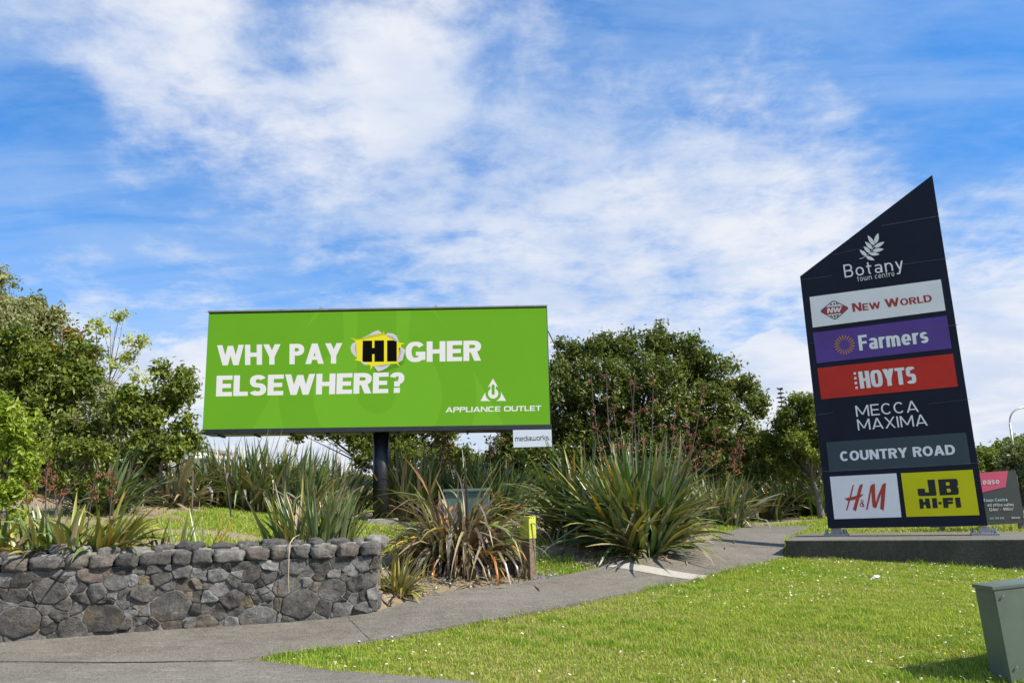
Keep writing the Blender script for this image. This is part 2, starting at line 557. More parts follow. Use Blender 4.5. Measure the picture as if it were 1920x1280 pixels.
def concrete(name, c1, c2, stain, streak, bump=0.35):
    mt = bpy.data.materials.new(name); mt.use_nodes = True
    t = mt.node_tree; t.nodes.clear(); N = NT(t)
    co = N.n('ShaderNodeTexCoord').outputs['Object']
    n1 = N.noise(co, 0.9, 7, 0.62, 0.4)
    n2 = N.noise(co, 34, 8, 0.78)
    n3 = N.noise(co, 75, 4, 0.75)
    n4 = N.noise(N.vmath('MULTIPLY', co, (1.0, 4.5, 1.0)), 3.2, 10, 0.78, 0.5)
    c = N.mix(N.sstep(n1, 0.35, 0.65), c1, c2)
    c = N.mix(N.math('MULTIPLY', N.sstep(N.noise(co, 2.4, 9, 0.74, 0.3), 0.48, 0.70), 0.55), c, stain)
    c = N.mix(N.math('MULTIPLY', N.sstep(n4, 0.52, 0.66), 0.6), c, streak)
    c = N.mix(N.math('MULTIPLY', N.sstep(n2, 0.50, 0.62), 0.8), c, stain)
    c = N.mix(N.math('MULTIPLY', N.sstep(n3, 0.55, 0.64), 0.7), c, tuple(q * 1.5 for q in streak))
    p = N.n('ShaderNodeBsdfPrincipled', ins={'Base Color': c, 'Roughness': 0.92, 'Specular IOR Level': 0.2})
    b = N.n('ShaderNodeBump', ins={'Strength': bump, 'Distance': 0.01, 'Height': N.math('ADD', n2, n3)})
    t.links.new(b.outputs[0], p.inputs['Normal'])
    N.n('ShaderNodeOutputMaterial', ins={0: p.outputs[0]})
    return mt


M_PATH = concrete('weathered_concrete', (0.130, 0.117, 0.099), (0.168, 0.152, 0.130), (0.060, 0.053, 0.044), (0.30, 0.27, 0.225))
M_PAVE = concrete('pavement_concrete', (0.135, 0.122, 0.105), (0.175, 0.160, 0.138), (0.068, 0.061, 0.051), (0.31, 0.28, 0.235))
M_NEW = concrete('fresh_concrete', (0.34, 0.315, 0.27), (0.40, 0.375, 0.325), (0.27, 0.25, 0.215), (0.46, 0.43, 0.38), 0.2)


def strip(name, U, L, mat, up, across=10, i0=0, i1=None, skirt=0.07):
    U, L = np.array(U)[i0:i1], np.array(L)[i0:i1]
    n = len(U); T = np.linspace(0, 1, across + 1)
    P = U[:, None] * (1 - T)[None, :, None] + L[:, None] * T[None, :, None]
    Z = height(P.reshape(-1, 2)).reshape(n, across + 1) + up
    V = np.concatenate([P, Z[..., None]], -1)
    sk0, sk1 = V[:, :1].copy(), V[:, -1:].copy(); sk0[..., 2] -= skirt; sk1[..., 2] -= skirt
    V = np.concatenate([sk0, V, sk1], 1); w = across + 3
    i = np.arange(n - 1)[:, None]; k = np.arange(w - 1)[None]
    F = np.stack([i * w + k, i * w + k + 1, (i + 1) * w + k + 1, (i + 1) * w + k], -1).reshape(-1, 4)[:, ::-1]
    return tag(mesh(name, V.reshape(-1, 3), F, mat, loc=(0, 0, 0)), kind='structure')


PATH_UP = 0.045
strip('path', PU, PL, M_PATH, PATH_UP)
# lower pavement along the road
ux = np.linspace(-9.5, 9, 60); be = np.array(B_edge)
uy = np.interp(ux, be[:, 0], be[:, 1])
strip('pavement', np.c_[ux, uy], np.c_[ux, np.full(60, 1.2)], M_PAVE, 0.036, 24)
# renewed pale concrete across the path
pq = [gpt(*q)[:2] for q in ((1137, 1068), (1180, 1061.5), (1326, 1084.5), (1292, 1092))]
strip('path_patch', resample([pq[0], pq[1]], 6), resample([pq[3], pq[2]], 6), M_NEW, PATH_UP + 0.006, 12, skirt=0.09)
# dirt-filled joints cut in the slabs; the last strip paints the pylon's cast shadow
M_JOINT_SHADOW = pmat('joint_dirt_and_shadow', (0.10, 0.092, 0.072), 0.95, 0.5, 8)
for q0, q1, w, up in (((652, 1163), (694, 1207), 0.012, PATH_UP), ((0, 1248.5), (478, 1246.5), 0.010, PATH_UP), ((1312, 1024), (1470, 1030), 0.012, PATH_UP)):
    a, b = gpt(*q0)[:2], gpt(*q1)[:2]; d = (b - a) / np.linalg.norm(b - a); nn = np.array([-d[1], d[0]]) * w / 2
    S = resample([a, b], 20)
    strip('path_joint_and_shadow', S + nn, S - nn, M_JOINT_SHADOW, up + 0.004, 1, skirt=0.0)


# ------------------------------------------------------------------ grass
PLN = None
TAZ = R(-26)                                              # direction of the pylon sign's face
tdir = np.array([math.cos(TAZ), math.sin(TAZ)]); tnrm = np.array([tdir[1], -tdir[0]])
PLC = at(1474, 1047, 14.6)[:2]                            # plinth front-left corner
PLINTH = np.array([PLC, PLC + tdir * 6.0, PLC + tdir * 6.0 - tnrm * 2.6, PLC - tnrm * 2.6])
WALLPOLY = np.array([WL[:2] - wdir * 5 + wnrm * 0.05, WR[:2] + wnrm * 0.05 + wdir * 0.06, WR[:2] - wnrm * 0.6 + wdir * 0.06, WL[:2] - wdir * 5 - wnrm * 0.6])


def clear_of(X, edge=0.0):
    return ~(inpoly(X, PATHPOLY) | inpoly(X, BPOLY) | inpoly(X, PLINTH) | inpoly(X, WALLPOLY))


def grass(name, xr, yr, density, hgt, wid, seed, region=None, sandkeep=0.06, extra=None):
    g = np.random.default_rng(seed)
    n = int((xr[1] - xr[0]) * (yr[1] - yr[0]) * density)
    X = np.c_[g.uniform(*xr, n), g.uniform(*yr, n)]
    keep = clear_of(X)
    if region is not None: keep &= region(X)
    X = X[keep]
    s = sandmask(X)
    X = X[g.random(len(X)) > np.clip((s - 0.15) * 2.2, 0, 1 - sandkeep)]
    tall = np.ones(len(X))
    if extra is not None: X = np.r_[X, extra[0]]; tall = np.r_[tall, extra[1]]
    n = len(X)
    X3 = np.c_[X, np.zeros(n)]
    patch = wob(X3, 1.0, 21, 3); fine = wob(X3, 7.0, 22, 2)
    h = hgt * (1 + 0.35 * patch + 0.4 * fine) * g.uniform(0.45, 1.35, n) * tall
    w = wid * g.uniform(0.7, 1.3, n)
    z = height(X)
    az = g.uniform(0, 2 * np.pi, n); lean = np.abs(g.normal(0.55, 0.4, n)) * h
    la = az + g.normal(1.57, 0.5, n)
    dxy = np.c_[np.cos(az), np.sin(az)] * (w / 2)[:, None]
    ld = np.c_[np.cos(la), np.sin(la)] * lean[:, None]
    b0 = np.c_[X - dxy, z - 0.006]; b1 = np.c_[X + dxy, z - 0.006]
    m0 = np.c_[X - dxy * 0.8 + ld * 0.35, z + h * 0.6]; m1 = np.c_[X + dxy * 0.8 + ld * 0.35, z + h * 0.6]
    tp = np.c_[X + ld, z + h]
    V = np.stack([b0, b1, m1, m0, tp], 1).reshape(-1, 3)
    o = np.arange(n)[:, None] * 5
    F = np.concatenate([o + [0, 1, 2], o + [0, 2, 3], o + [3, 2, 4]], 0)
    base = np.array([0.36, 0.425, 0.07])
    dry = np.array([0.52, 0.45, 0.19]); lush = np.array([0.25, 0.35, 0.045])
    k = g.random(n)
    dm = np.clip(0.17 + 0.42 * wob(X3, 1.5, 25, 4), 0, 1)
    col = base[None] * g.uniform(0.75, 1.2, (n, 1))
    col = np.where((k < dm)[:, None], dry[None] * g.uniform(0.7, 1.1, (n, 1)), col)
    col = np.where(((k > 0.75) | (0.8 * patch + fine > 0.5))[:, None], lush[None] * g.uniform(0.8, 1.2, (n, 1)), col)
    col = np.repeat(col, 5, 0)
    return tag(mesh(name, V, F, M_GRASS, col=col, loc=(0, 0, 0)), kind='stuff', label=None)


def edge_tufts(lines, per_m, spread, seed, t0, t1):
    """Longer ragged grass creeping over the edges of slabs."""
    g = np.random.default_rng(seed); out = []
    for ln in lines:
        P = resample(ln, 200); L = np.linalg.norm(np.diff(P, axis=0), axis=1).sum()
        s = g.random(int(per_m * L)) * 199; s = s[(wob(np.c_[s * L / 199, s * 0, s * 0], 3.0, seed, 3) + g.normal(0, .4, len(s))) > -0.1]
        i = s.astype(int); f = (s - i)[:, None]
        out.append(P[i] * (1 - f) + P[np.minimum(i + 1, 199)] * f + g.normal(0, 1, (len(s), 2)) * spread)
    X = np.concatenate(out)
    return X, g.uniform(t0, t1, len(X))


M_GRASS = leafmat('grass_blades', 0.55, 0.35, 0.25, (1.2, 1.25, 0.5))
o = grass('lawn', (-3.2, 8.9), (6.0, 14.8), 4300, 0.036, 0.0075, 1, lambda X: (height(X) < 0.75) & ((X[:, 1] < np.interp(X[:, 0], PL[:, 0][np.argsort(PL[:, 0])], PL[:, 1][np.argsort(PL[:, 0])])) | (X[:, 0] > 4.6)) & (np.abs(X[:, 0]) < 0.72 * X[:, 1] + 0.3), extra=edge_tufts([[gpt(500, 1238)[:2]] + pathL[4:9], [gpt(500, 1246)[:2]] + B_edge[4:6], [PLC + tnrm * .05 - tdir * .05, PLC + tnrm * .05 + tdir * 4.5]], 420, 0.035, 41, 1.1, 2.3))
tag(o, 'short sunlit lawn dotted with daisies in front of the concrete plinth', 'lawn')
o = grass('lawn', (-9, 4.4), (9.6, 28), 900, 0.06, 0.014, 2, lambda X: (X[:, 1] > np.interp(X[:, 0], PU[:, 0][:120], PU[:, 1][:120])) & (X[:, 0] < 0.35 * X[:, 1] - 1.0) & (X[:, 0] > -0.62 * X[:, 1] - 1))
tag(o, 'patchy grass and bare sand of the planted bank behind the wall', 'grass')
o = grass('lawn', (5.0, 14), (15.5, 32), 420, 0.07, 0.018, 3, lambda X: X[:, 0] < 0.72 * X[:, 1])
tag(o, 'grass verge behind the dark pylon sign', 'grass')


def blossoms(name, n, xr, yr, rad, col, seed, label, thr):
    g = np.random.default_rng(seed)
    X = np.c_[g.uniform(*xr, n * 6), g.uniform(*yr, n * 6)]
    X = X[clear_of(X) & (np.abs(X[:, 0]) < 0.72 * X[:, 1] + 0.3)]
    c = wob(np.c_[X, np.zeros(len(X))], 1.1, seed + 3, 4)
    X = X[(c * 1.5 + g.normal(0, 0.3, len(X))) > thr][:n]
    mb_V, mb_F, mb_C = [], [], []
    z = height(X)
    for i, (x, y) in enumerate(X):
        r = rad * g.uniform(0.7, 1.2); tz = g.normal(0, 0.35, 2); hgt = z[i] + g.uniform(0.035, 0.06)
        o = len(mb_V)
        mb_V.append((x, y, hgt + 0.004)); mb_C.append((0.75, 0.55, 0.05) if col[0] == col[2] else col)
        for k in range(8):
            a = k * math.pi / 4; rr = r * (1.0 if k % 2 else 0.82)
            mb_V.append((x + rr * math.cos(a), y + rr * math.sin(a), hgt + rr * (math.cos(a) * tz[0] + math.sin(a) * tz[1]))); mb_C.append(col)
            mb_F.append((o, o + 1 + k, o + 1 + (k + 1) % 8))
    tag(mesh(name, mb_V, mb_F, M_PETAL, col=mb_C, loc=(0, 0, 0)), label, 'flowers', kind='stuff')


M_PETAL = leafmat('petals', 0.7, 0.2, 0.1, (1, 1, 1))
blossoms('daisies', 900, (-2.5, 8.5), (6.5, 14.3), 0.0135, (0.75, 0.75, 0.75), 31, 'tiny white daisies scattered over the sunlit lawn', -0.35)
blossoms('daisies', 260, (-1.2, 3), (12.4, 18), 0.016, (0.75, 0.75, 0.75), 32, 'tiny white daisies in the grass behind the marker post', 0.0)
blossoms('buttercups', 130, (2.5, 6.5), (6.5, 11), 0.010, (0.75, 0.55, 0.03), 33, 'tiny yellow flowers in the lawn near the green cabinet', 0.0)

# ------------------------------------------------------------------ lettering: every glyph is drawn from bars, slants and arcs
def rect(x0, y0, x1, y1): return [[(x0, y0), (x1, y0), (x1, y1), (x0, y1)]]
def dg(x0, y0, x1, y1, t): return [[(x0, y0), (x0 + t, y0), (x1 + t, y1), (x1, y1)]]


def ring(cx, cy, rx, ry, a0, a1, tv, th, n=2.4):
    k = max(6, int(abs(a1 - a0) / 9)); q = []
    f = lambda c: math.copysign(abs(c) ** (2 / n), c)
    P = [(f(math.cos(R(a0 + (a1 - a0) * i / k))), f(math.sin(R(a0 + (a1 - a0) * i / k)))) for i in range(k + 1)]
    ix, iy = max(rx - tv, 0.004), max(ry - th, 0.004)
    for (c0, s0), (c1, s1) in zip(P[:-1], P[1:]):
        q.append([(cx + ix * c0, cy + iy * s0), (cx + rx * c0, cy + ry * s0), (cx + rx * c1, cy + ry * s1), (cx + ix * c1, cy + iy * s1)])
    return q


def glyph(ch, st):
    """Returns (pieces, advance); cap height is 1. st: tv stem, th bar, ws width factor, n roundness, xh x-height."""
    v, h, ws, n, xh = st['tv'], st['th'], st['ws'], st['n'], st.get('xh', 0.72)
    w = {'M': .98, 'W': 1.22, 'I': v / ws, 'm': .92, 'w': .95, 'i': v / ws, 'l': v / ws, '1': .38, 'O': .84, 'C': .78, 'G': .82, 'A': .86, 'V': .82, 'X': .78, 'N': .80, 'H': .78, 'U': .76, 'D': .78,
         'E': .64, 'F': .60, 'L': .58, 'T': .68, 'S': .68, 'P': .68, 'R': .74, 'B': .70, 'Y': .80, 'J': .55, 'a': .58, 'e': .62, 'o': .64, 'c': .56, 'r': .40, 't': .42, 'n': .60, 'u': .60, 's': .52,
         'k': .60, 'd': .64, 'f': .42, 'y': .60, 'x': .56, '?': .60, ' ': .30, '.': v / ws, '-': .36, '²': .30}.get(ch, .6) * ws
    P = []
    if ch == ' ': pass
    elif ch in 'AV':
        t = v * 1.08; c = (w - t) / 2
        P = [dg(0, 0, c, 1, t), dg(w - t, 0, c, 1, t)]
        if ch == 'A': P.append(rect(w * .24, .2, w * .76, .2 + h * .9))
        else: P = [dg(c, 0, 0, 1, t), dg(c, 0, w - t, 1, t)]
    elif ch == 'B':
        r1, r2 = .5 + h / 2, .5 + h / 2
        P = [rect(0, 0, v, 1), rect(v * .9, 1 - h, w * .55, 1), rect(v * .9, 0, w * .6, h), rect(v * .9, .5 - h / 2, w * .6, .5 + h / 2),
             ring(w * .52, 1 - r1 / 2, w * .44, r1 / 2, -90, 90, v, h, n), ring(w * .55, r2 / 2, w * .45, r2 / 2, -90, 90, v, h, n)]
    elif ch in 'CcGOo0e':
        H = 1.0 if ch in 'CGO0' else xh
        if ch in 'Oo0': P = [ring(w / 2, H / 2, w / 2, H / 2, 0, 360, v, h, n)]
        elif ch in 'Cc': P = [ring(w / 2, H / 2, w / 2, H / 2, 42, 318, v, h, n)]
        elif ch == 'G': P = [ring(w / 2, H / 2, w / 2, H / 2, 38, 338, v, h, n), rect(w - v, H * .1, w, H * .5), rect(w * .52, H * .5 - h * .9, w - v * .5, H * .5)]
        else: P = [ring(w / 2, H / 2, w / 2, H / 2, 0, 318, v, h, n), rect(v * .8, H * .46 - h * .42, w, H * .46 + h * .42)]
    elif ch == 'D': P = [rect(0, 0, v, 1), rect(v * .9, 1 - h, w * .5, 1), rect(v * .9, 0, w * .5, h), ring(w * .46, .5, w * .54, .5, -90, 90, v, h, n)]
    elif ch in 'EF':
        P = [rect(0, 0, v, 1), rect(v * .9, 1 - h, w, 1), rect(v * .9, .5 - h * .5, w * .92, .5 + h * .5)]
        if ch == 'E': P.append(rect(v * .9, 0, w, h))
    elif ch == 'H': P = [rect(0, 0, v, 1), rect(w - v, 0, w, 1), rect(v * .9, .5 - h / 2, w - v * .9, .5 + h / 2)]
    elif ch == 'I': P = [rect(0, 0, v, 1)]
    elif ch == 'J': P = [rect(w - v, .3, w, 1), ring(w / 2, .34, w / 2, .34, 180, 360, v, h, n)]
    elif ch == 'L': P = [rect(0, 0, v, 1), rect(v * .9, 0, w, h)]
    elif ch == 'N': P = [rect(0, 0, v, 1), rect(w - v, 0, w, 1), dg(w - v * 1.15, 0, 0, 1, v * 1.15)]
    elif ch == 'M':
        t = v * 1.02; P = [rect(0, 0, v, 1), rect(w - v, 0, w, 1), dg(w / 2 - t / 2, .08 if v > .15 else .16, 0, 1, t), dg(w / 2 - t / 2, .08 if v > .15 else .16, w - t, 1, t)]
    elif ch in 'PR':
        r = .58; P = [rect(0, 0, v, 1), rect(v * .9, 1 - h, w * .55, 1), rect(v * .9, 1 - r, w * .55, 1 - r + h), ring(w * .5, 1 - r / 2, w * .5, r / 2, -90, 90, v, h, n)]
        if ch == 'R': P.append(dg(w - v * 1.15, 0, w * .36, 1 - r + h * .5, v * 1.15))
    elif ch in 'Ss':
        H = 1.0 if ch == 'S' else xh; r = (H + h) / 4
        P = [ring(w / 2, H - r, w * .48, r, 25, 272, v * .96, h, n), ring(w / 2, r, w * .5, r, 92, -155, v * .96, h, n)]
    elif ch == 'T': P = [rect(w / 2 - v / 2, 0, w / 2 + v / 2, 1 - h * .9), rect(0, 1 - h, w, 1)]
    elif ch in 'Uu':
        H = 1.0 if ch == 'U' else xh; r = min(.42, H * .5)
        P = [rect(0, r * .98, v, H), rect(w - v, r * .98 if ch == 'U' else 0, w, H), ring(w / 2, r, w / 2, r, 180, 360, v, h, n)]
    elif ch == 'W':
        t = v * 1.0; q = (w - t) / 4
        P = [dg(q, 0, 0, 1, t), dg(q, 0, 2 * q, .96, t), dg(3 * q, 0, 2 * q, .96, t), dg(3 * q, 0, 4 * q, 1, t)]
    elif ch == 'w': P = [rect(0, xh * .45, v, xh), rect(w / 2 - v / 2, xh * .4, w / 2 + v / 2, xh), rect(w - v, xh * .45, w, xh), ring(w / 4 + v / 4, xh * .46, w / 4 + v / 4, xh * .46, 180, 360, v, h, n), ring(w * .75 - v / 4, xh * .46, w / 4 + v / 4, xh * .46, 180, 360, v, h, n)]
    elif ch in 'Xx':
        H = 1.0 if ch == 'X' else xh; t = v * 1.12; P = [dg(0, 0, w - t, H, t), dg(w - t, 0, 0, H, t)]
    elif ch == 'Y':
        t = v * 1.1; c = w / 2; P = [rect(c - v / 2, 0, c + v / 2, .46), dg(c - t / 2, .40, 0, 1, t), dg(c - t / 2, .40, w - t, 1, t)]
    elif ch == 'y': t = v * 1.1; P = [dg(w / 2 - t / 2, 0.02, 0, xh, t), dg(w * .2, -.28, w - t, xh, t), rect(0.0, -.30, w * .2 + t, -.30 + h * .9)]
    elif ch == '?': P = [ring(w / 2, .71, w / 2, .29, 168, -70, v * .95, h * .95, n), rect(w * .5 - v * .48, .31, w * .5 + v * .48, .56), rect(w * .5 - v * .52, 0, w * .5 + v * .52, v * .95)]
    elif ch == '.': P = [rect(0, 0, v, v)]
    elif ch == '-': P = [rect(0, .38, w, .38 + h)]
    elif ch == 'a':
        P = [rect(w - v, 0, w, xh * .72), ring(w / 2, xh * .70, w / 2, xh * .30, 0, 155, v, h, n), ring(w * .46, xh * .30, w * .46, xh * .30, 0, 360, v * .95, h * .9, n)]
    elif ch == 'd': P = [rect(w - v, 0, w, 1), ring(w / 2, xh / 2, w / 2, xh / 2, 0, 360, v, h, n)]
    elif ch == 'n': P = [rect(0, 0, v, xh), rect(w - v, 0, w, xh * .55), ring(w / 2, xh * .52, w / 2, xh * .48, 0, 180, v, h, n)]
    elif ch == 'm':
        q = w / 2 + v / 2
        P = [rect(0, 0, v, xh), rect(q - v, 0, q, xh * .55), rect(w - v, 0, w, xh * .55), ring(q / 2, xh * .52, q / 2, xh * .48, 0, 180, v, h, n), ring(w - q / 2, xh * .52, q / 2, xh * .48, 0, 180, v, h, n)]
    elif ch == 'r': P = [rect(0, 0, v, xh), ring(w * .8, xh * .5, w * .8, xh * .5, 70, 180, v, h, n)]
    elif ch == 't': P = [rect(w * .28, .2, w * .28 + v, .92), rect(0, xh - h * .95, w, xh), ring(w * .28 + w * .36, .24, w * .36, .24, 180, 285, v, h, n)]
    elif ch == 'f': P = [rect(w * .25, 0, w * .25 + v, .74), rect(0, xh - h * .9, w, xh), ring(w * .25 + w * .4, .74, w * .4, .26, 75, 180, v, h, n)]
    elif ch == 'i': P = [rect(0, 0, v, xh)] + ([] if st.get('dotless') else [rect(0, .82, v, .82 + v)])
    elif ch == 'l': P = [rect(0, 0, v, 1)]
    elif ch == 'k': P = [rect(0, 0, v, 1), dg(v * .8, xh * .38, w - v * 1.1, xh, v * 1.1), dg(w - v * 1.1, 0, v * 1.1, xh * .5, v * 1.1)]
    elif ch == '1': P = [rect(w - v, 0, w, 1), dg(0, .76, w - v * 1.2, 1, v * 1.2)]
    elif ch == '2': P = [ring(w / 2, .72, w / 2, .28, 170, -35, v, h, n), dg(0, h * .6, w - v * 1.35, .62, v * 1.25), rect(0, 0, w, h)]
    elif ch == '²': P = [[[(x * .5, y * .45 + .55) for x, y in q] for q in pc] for pc in glyph('2', st)[0]]
    elif ch == '4': P = [rect(w * .64, 0, w * .64 + v, 1), rect(0, .22, w, .22 + h), dg(0, .24, w * .64 - v * .2, 1, v)]
    elif ch == '7': P = [rect(0, 1 - h, w, 1), dg(w * .18, 0, w - v * 1.1, 1 - h * .5, v * 1.1)]
    elif ch == '9': P = [ring(w / 2, .68, w / 2, .32, 0, 360, v, h, n), ring(w / 2, .5, w / 2, .5, -125, 30, v, h, n)]
    elif ch == '5': P = [rect(w * .1, 1 - h, w * .95, 1), rect(w * .1, .5, w * .1 + v, 1), ring(w / 2, .33, w / 2, .33, 118, -150, v, h, n)]
    return P, w


HEAVY = dict(tv=.258, th=.205, ws=1.06, n=2.3, sp=.06, xh=.72)


class Face:
    """A flat sign face: photo pixels are carried onto its real plane."""
    def __init__(self, P0, az, gap=0.006):
        self.P0 = np.asarray(P0, float); self.d = np.array([math.cos(az), math.sin(az), 0]); self.nrm = np.array([self.d[1], -self.d[0], 0]); self.gap = gap

    def p(self, px, py, off=0.0):
        d = ray(px, py); P = self.P0 + self.nrm * off
        # the true plane point is found first, then pushed off the face so parts do not shear
        t = ((self.P0 - EYE) @ self.nrm) / (d @ self.nrm)
        return EYE + d * t + self.nrm * off

    def quad(self, q, off):
        return [self.p(x, y, off) for x, y in q]

    def poly(self, name, polys, mat, parent, off, step=0.0004):
        V, F = [], []
        for i, pl in enumerate(polys):
            W3 = [self.p(x, y, off + i * step) for x, y in pl]
            o = len(V); V += W3
            for t in tessellate_polygon([[Vector(v) for v in W3]]):
                a, b, c = (np.array(W3[k]) for k in t)
                t = t if np.cross(b - a, c - a) @ self.nrm > 0 else t[::-1]
                F.append(tuple(k + o for k in t))
        return mesh(name, V, F, mat, parent)

    def text(self, name, s, q, style, mat, parent, off=0.008, scales=None):
        """Letters of s fill the pixel quad q = (bottom-left, bottom-right, top-right, top-left) of the cap height."""
        BL, BR, TR, TL = (np.array(self.p(x, y, off)) for x, y in q)
        items, x = [], 0.0
        for i, ch in enumerate(s):
            sc = scales[i] if scales else 1.0
            P, w = glyph(ch, style)
            items += [[[(x + a * sc, b * sc) for a, b in qd] for qd in pc] for pc in P]
            x += w * sc + style['sp']
        W0 = x - style['sp']
        V, F = [], []
        for i, pc in enumerate(items):
            for qd in pc:
                o = len(V)
                for a, b in qd:
                    u = a / W0
                    V.append((BL * (1 - u) + BR * u) * (1 - b) + (TL * (1 - u) + TR * u) * b + self.nrm * (i % 7) * 0.0003)
                a, b, c = (np.array(V[o + k]) for k in range(3))
                F.append(tuple(range(o, o + 4)) if np.cross(b - a, c - a) @ self.nrm > 0 else tuple(range(o + 3, o - 1, -1)))
        return mesh(name, V, F, mat, parent)


def crop(ox, oy, s):
    """Coordinates read in an enlarged view of the photo back to photo pixels."""
    return lambda lst: [(ox + x / s, oy + y / s) for x, y in lst]


def circle(cx, cy, r, a0=0, a1=360, n=40, ry=None):
    return [(cx + r * math.cos(R(a0 + (a1 - a0) * i / n)), cy + (ry or r) * math.sin(R(a0 + (a1 - a0) * i / n))) for i in range(n + (a1 - a0 < 360))]


def clip_poly(poly, quad):
    """Sutherland-Hodgman against a convex quad."""
    area = sum(quad[i][0] * quad[(i + 1) % 4][1] - quad[(i + 1) % 4][0] * quad[i][1] for i in range(4))
    s = 1 if area > 0 else -1; out = poly
    for i in range(4):
        a, b = quad[i], quad[(i + 1) % 4]; inp, out = out, []
        side = lambda p: s * ((b[0] - a[0]) * (p[1] - a[1]) - (b[1] - a[1]) * (p[0] - a[0]))
        for k in range(len(inp)):
            p, q = inp[k], inp[(k + 1) % len(inp)]; sp, sq = side(p), side(q)
            if sp >= 0: out.append(p)
            if sp * sq < 0: t = sp / (sp - sq); out.append((p[0] + t * (q[0] - p[0]), p[1] + t * (q[1] - p[1])))
        if len(out) < 3: return []
    return out


# ------------------------------------------------------------------ billboard
M_STEELBLK = pmat('black_painted_steel', (0.012, 0.012, 0.014), 0.38, 0.2, 5, 0.05, 60)
M_FRAME = pmat('dark_blue_frame_paint', (0.018, 0.021, 0.032), 0.45, 0.15)
M_CAP = pmat('grey_cap_metal', (0.20, 0.21, 0.24), 0.5, 0.12)
M_GALV = pmat('galvanised_steel', (0.36, 0.37, 0.38), 0.45, 0.2, 30, metal=0.6)
BB_AZ = R(4.5)
bP0 = at(714, 700, 20.1)
BF = Face(bP0, BB_AZ)
SCR = [(380, 804.5), (1031.5, 795), (1024.5, 577.5), (392, 589)]          # screen corners bl br tr tl
foot = np.array([*(bP0 + (-BF.nrm) * 0.45)[:2], 0]); foot = np.array([at(714, 985, 20.55)[0], 20.55, 0]); foot[2] = hz(*foot[:2])
bb = empty('billboard', foot, 'large green digital billboard on a single black pole', 'billboard')
S3 = [BF.p(*q) for q in SCR]
E_GREEN = emat('led_green', lin(105, 168, 38)); E_GREEN2 = emat('led_light_green', lin(111, 175, 43)); E_WHITE = emat('led_white', lin(231, 230, 230))
E_YEL = emat('led_yellow', lin(232, 222, 45)); E_YEL2 = emat('led_deep_yellow', lin(196, 186, 30)); E_BLACK = emat('led_black', (0.0012, 0.0012, 0.0012)); E_PAPER = emat('led_paper', lin(205, 203, 208)); E_PAPER2 = emat('led_paper_shade', lin(170, 168, 176)); E_DG = emat('led_dark_green', lin(88, 148, 30)); E_DG2 = emat('led_olive', lin(96, 104, 18))
b = MB(); b.prism(S3, -BF.nrm * 0.03); b.build('screen', E_GREEN, bb)
# cabinet behind the screen
off = lambda P, k: np.asarray(P) - BF.nrm * k
b = MB(); b.prism([off(p, 0.032) for p in [BF.p(379, 806), BF.p(1033.5, 796.5), BF.p(1026, 575.8), BF.p(391, 587.3)]], -BF.nrm * 0.65); b.build('cabinet', M_FRAME, bb)
e = BF.d; up = np.array([0, 0, 1.0])
tl, tr, bl_, br_ = BF.p(391.5, 586.5), BF.p(1025, 575.5), BF.p(380, 806.5), BF.p(1033, 797)
b = MB(); b.box((tl + tr) / 2 - BF.nrm * 0.28 + up * .02, (tr - tl) / 2 * 1.002, -BF.nrm * 0.36, up * 0.02, 0.006); b.build('top_cap', M_CAP, bb)
for q in ((601, 579.5), (817.5, 576)):
    b = MB(); c = BF.p(*q) - BF.nrm * 0.1 + up * 0.02; b.box(c, e * 0.055, BF.nrm * 0.06, up * 0.022, 0.006); b.box(c + up * 0.04, e * 0.03, BF.nrm * 0.03, up * 0.02, 0.004); b.build('lifting_lug', M_GALV, bb)
# lower edge beam, service tray and ribs
b = MB(); mid = (bl_ + br_) / 2
b.box(mid + up * -0.045 - BF.nrm * 0.03, (br_ - bl_) / 2 * 1.003, BF.nrm * 0.09, up * 0.06, 0.012); b.build('lower_beam', M_FRAME, bb)
b = MB(); b.box(mid + up * -0.075 - BF.nrm * 0.42, (br_ - bl_) / 2 * 0.995, BF.nrm * 0.29, up * 0.03, 0.006)
for k in np.linspace(-0.92, 0.92, 10): b.box(mid + (br_ - bl_) / 2 * k + up * -0.125 - BF.nrm * 0.42, e * 0.025, BF.nrm * 0.29, up * 0.018, 0.004)
b.build('service_tray', M_STEELBLK, bb)
pc = foot.copy(); ptop = (bl_ + br_) / 2
b = MB(); zt = mid[2] - 0.07
b.tube([pc + up * -0.3, pc + up * (zt - pc[2]) * 0.5, np.array([pc[0], pc[1], zt])], [0.205] * 3, 32); b.build('pole', M_STEELBLK, bb, smooth=False)
for p_ in bb.children:
    if p_.name.startswith('pole'):
        p_.data.polygons.foreach_set('use_smooth', [len(f.vertices) == 4 for f in p_.data.polygons])
b = MB(); b.box(np.array([pc[0], pc[1], zt + 0.01]), e * 0.62, BF.nrm * 0.36, up * 0.05, 0.01); b.build('pole_head', M_STEELBLK, bb)
b = MB(); b.tube([pc + up * 0.0, pc + up * 0.06], [0.36, 0.36], 24)
for k in range(8):
    a = k * math.pi / 4 + .2; q = pc + np.array([math.cos(a) * .29, math.sin(a) * .29, 0]); b.tube([q + up * .05, q + up * .15], .018, 6)
b.build('pole_flange', M_STEELBLK, bb)

c1 = crop(370, 560, 1920 / 690.0)
SCRC = SCR
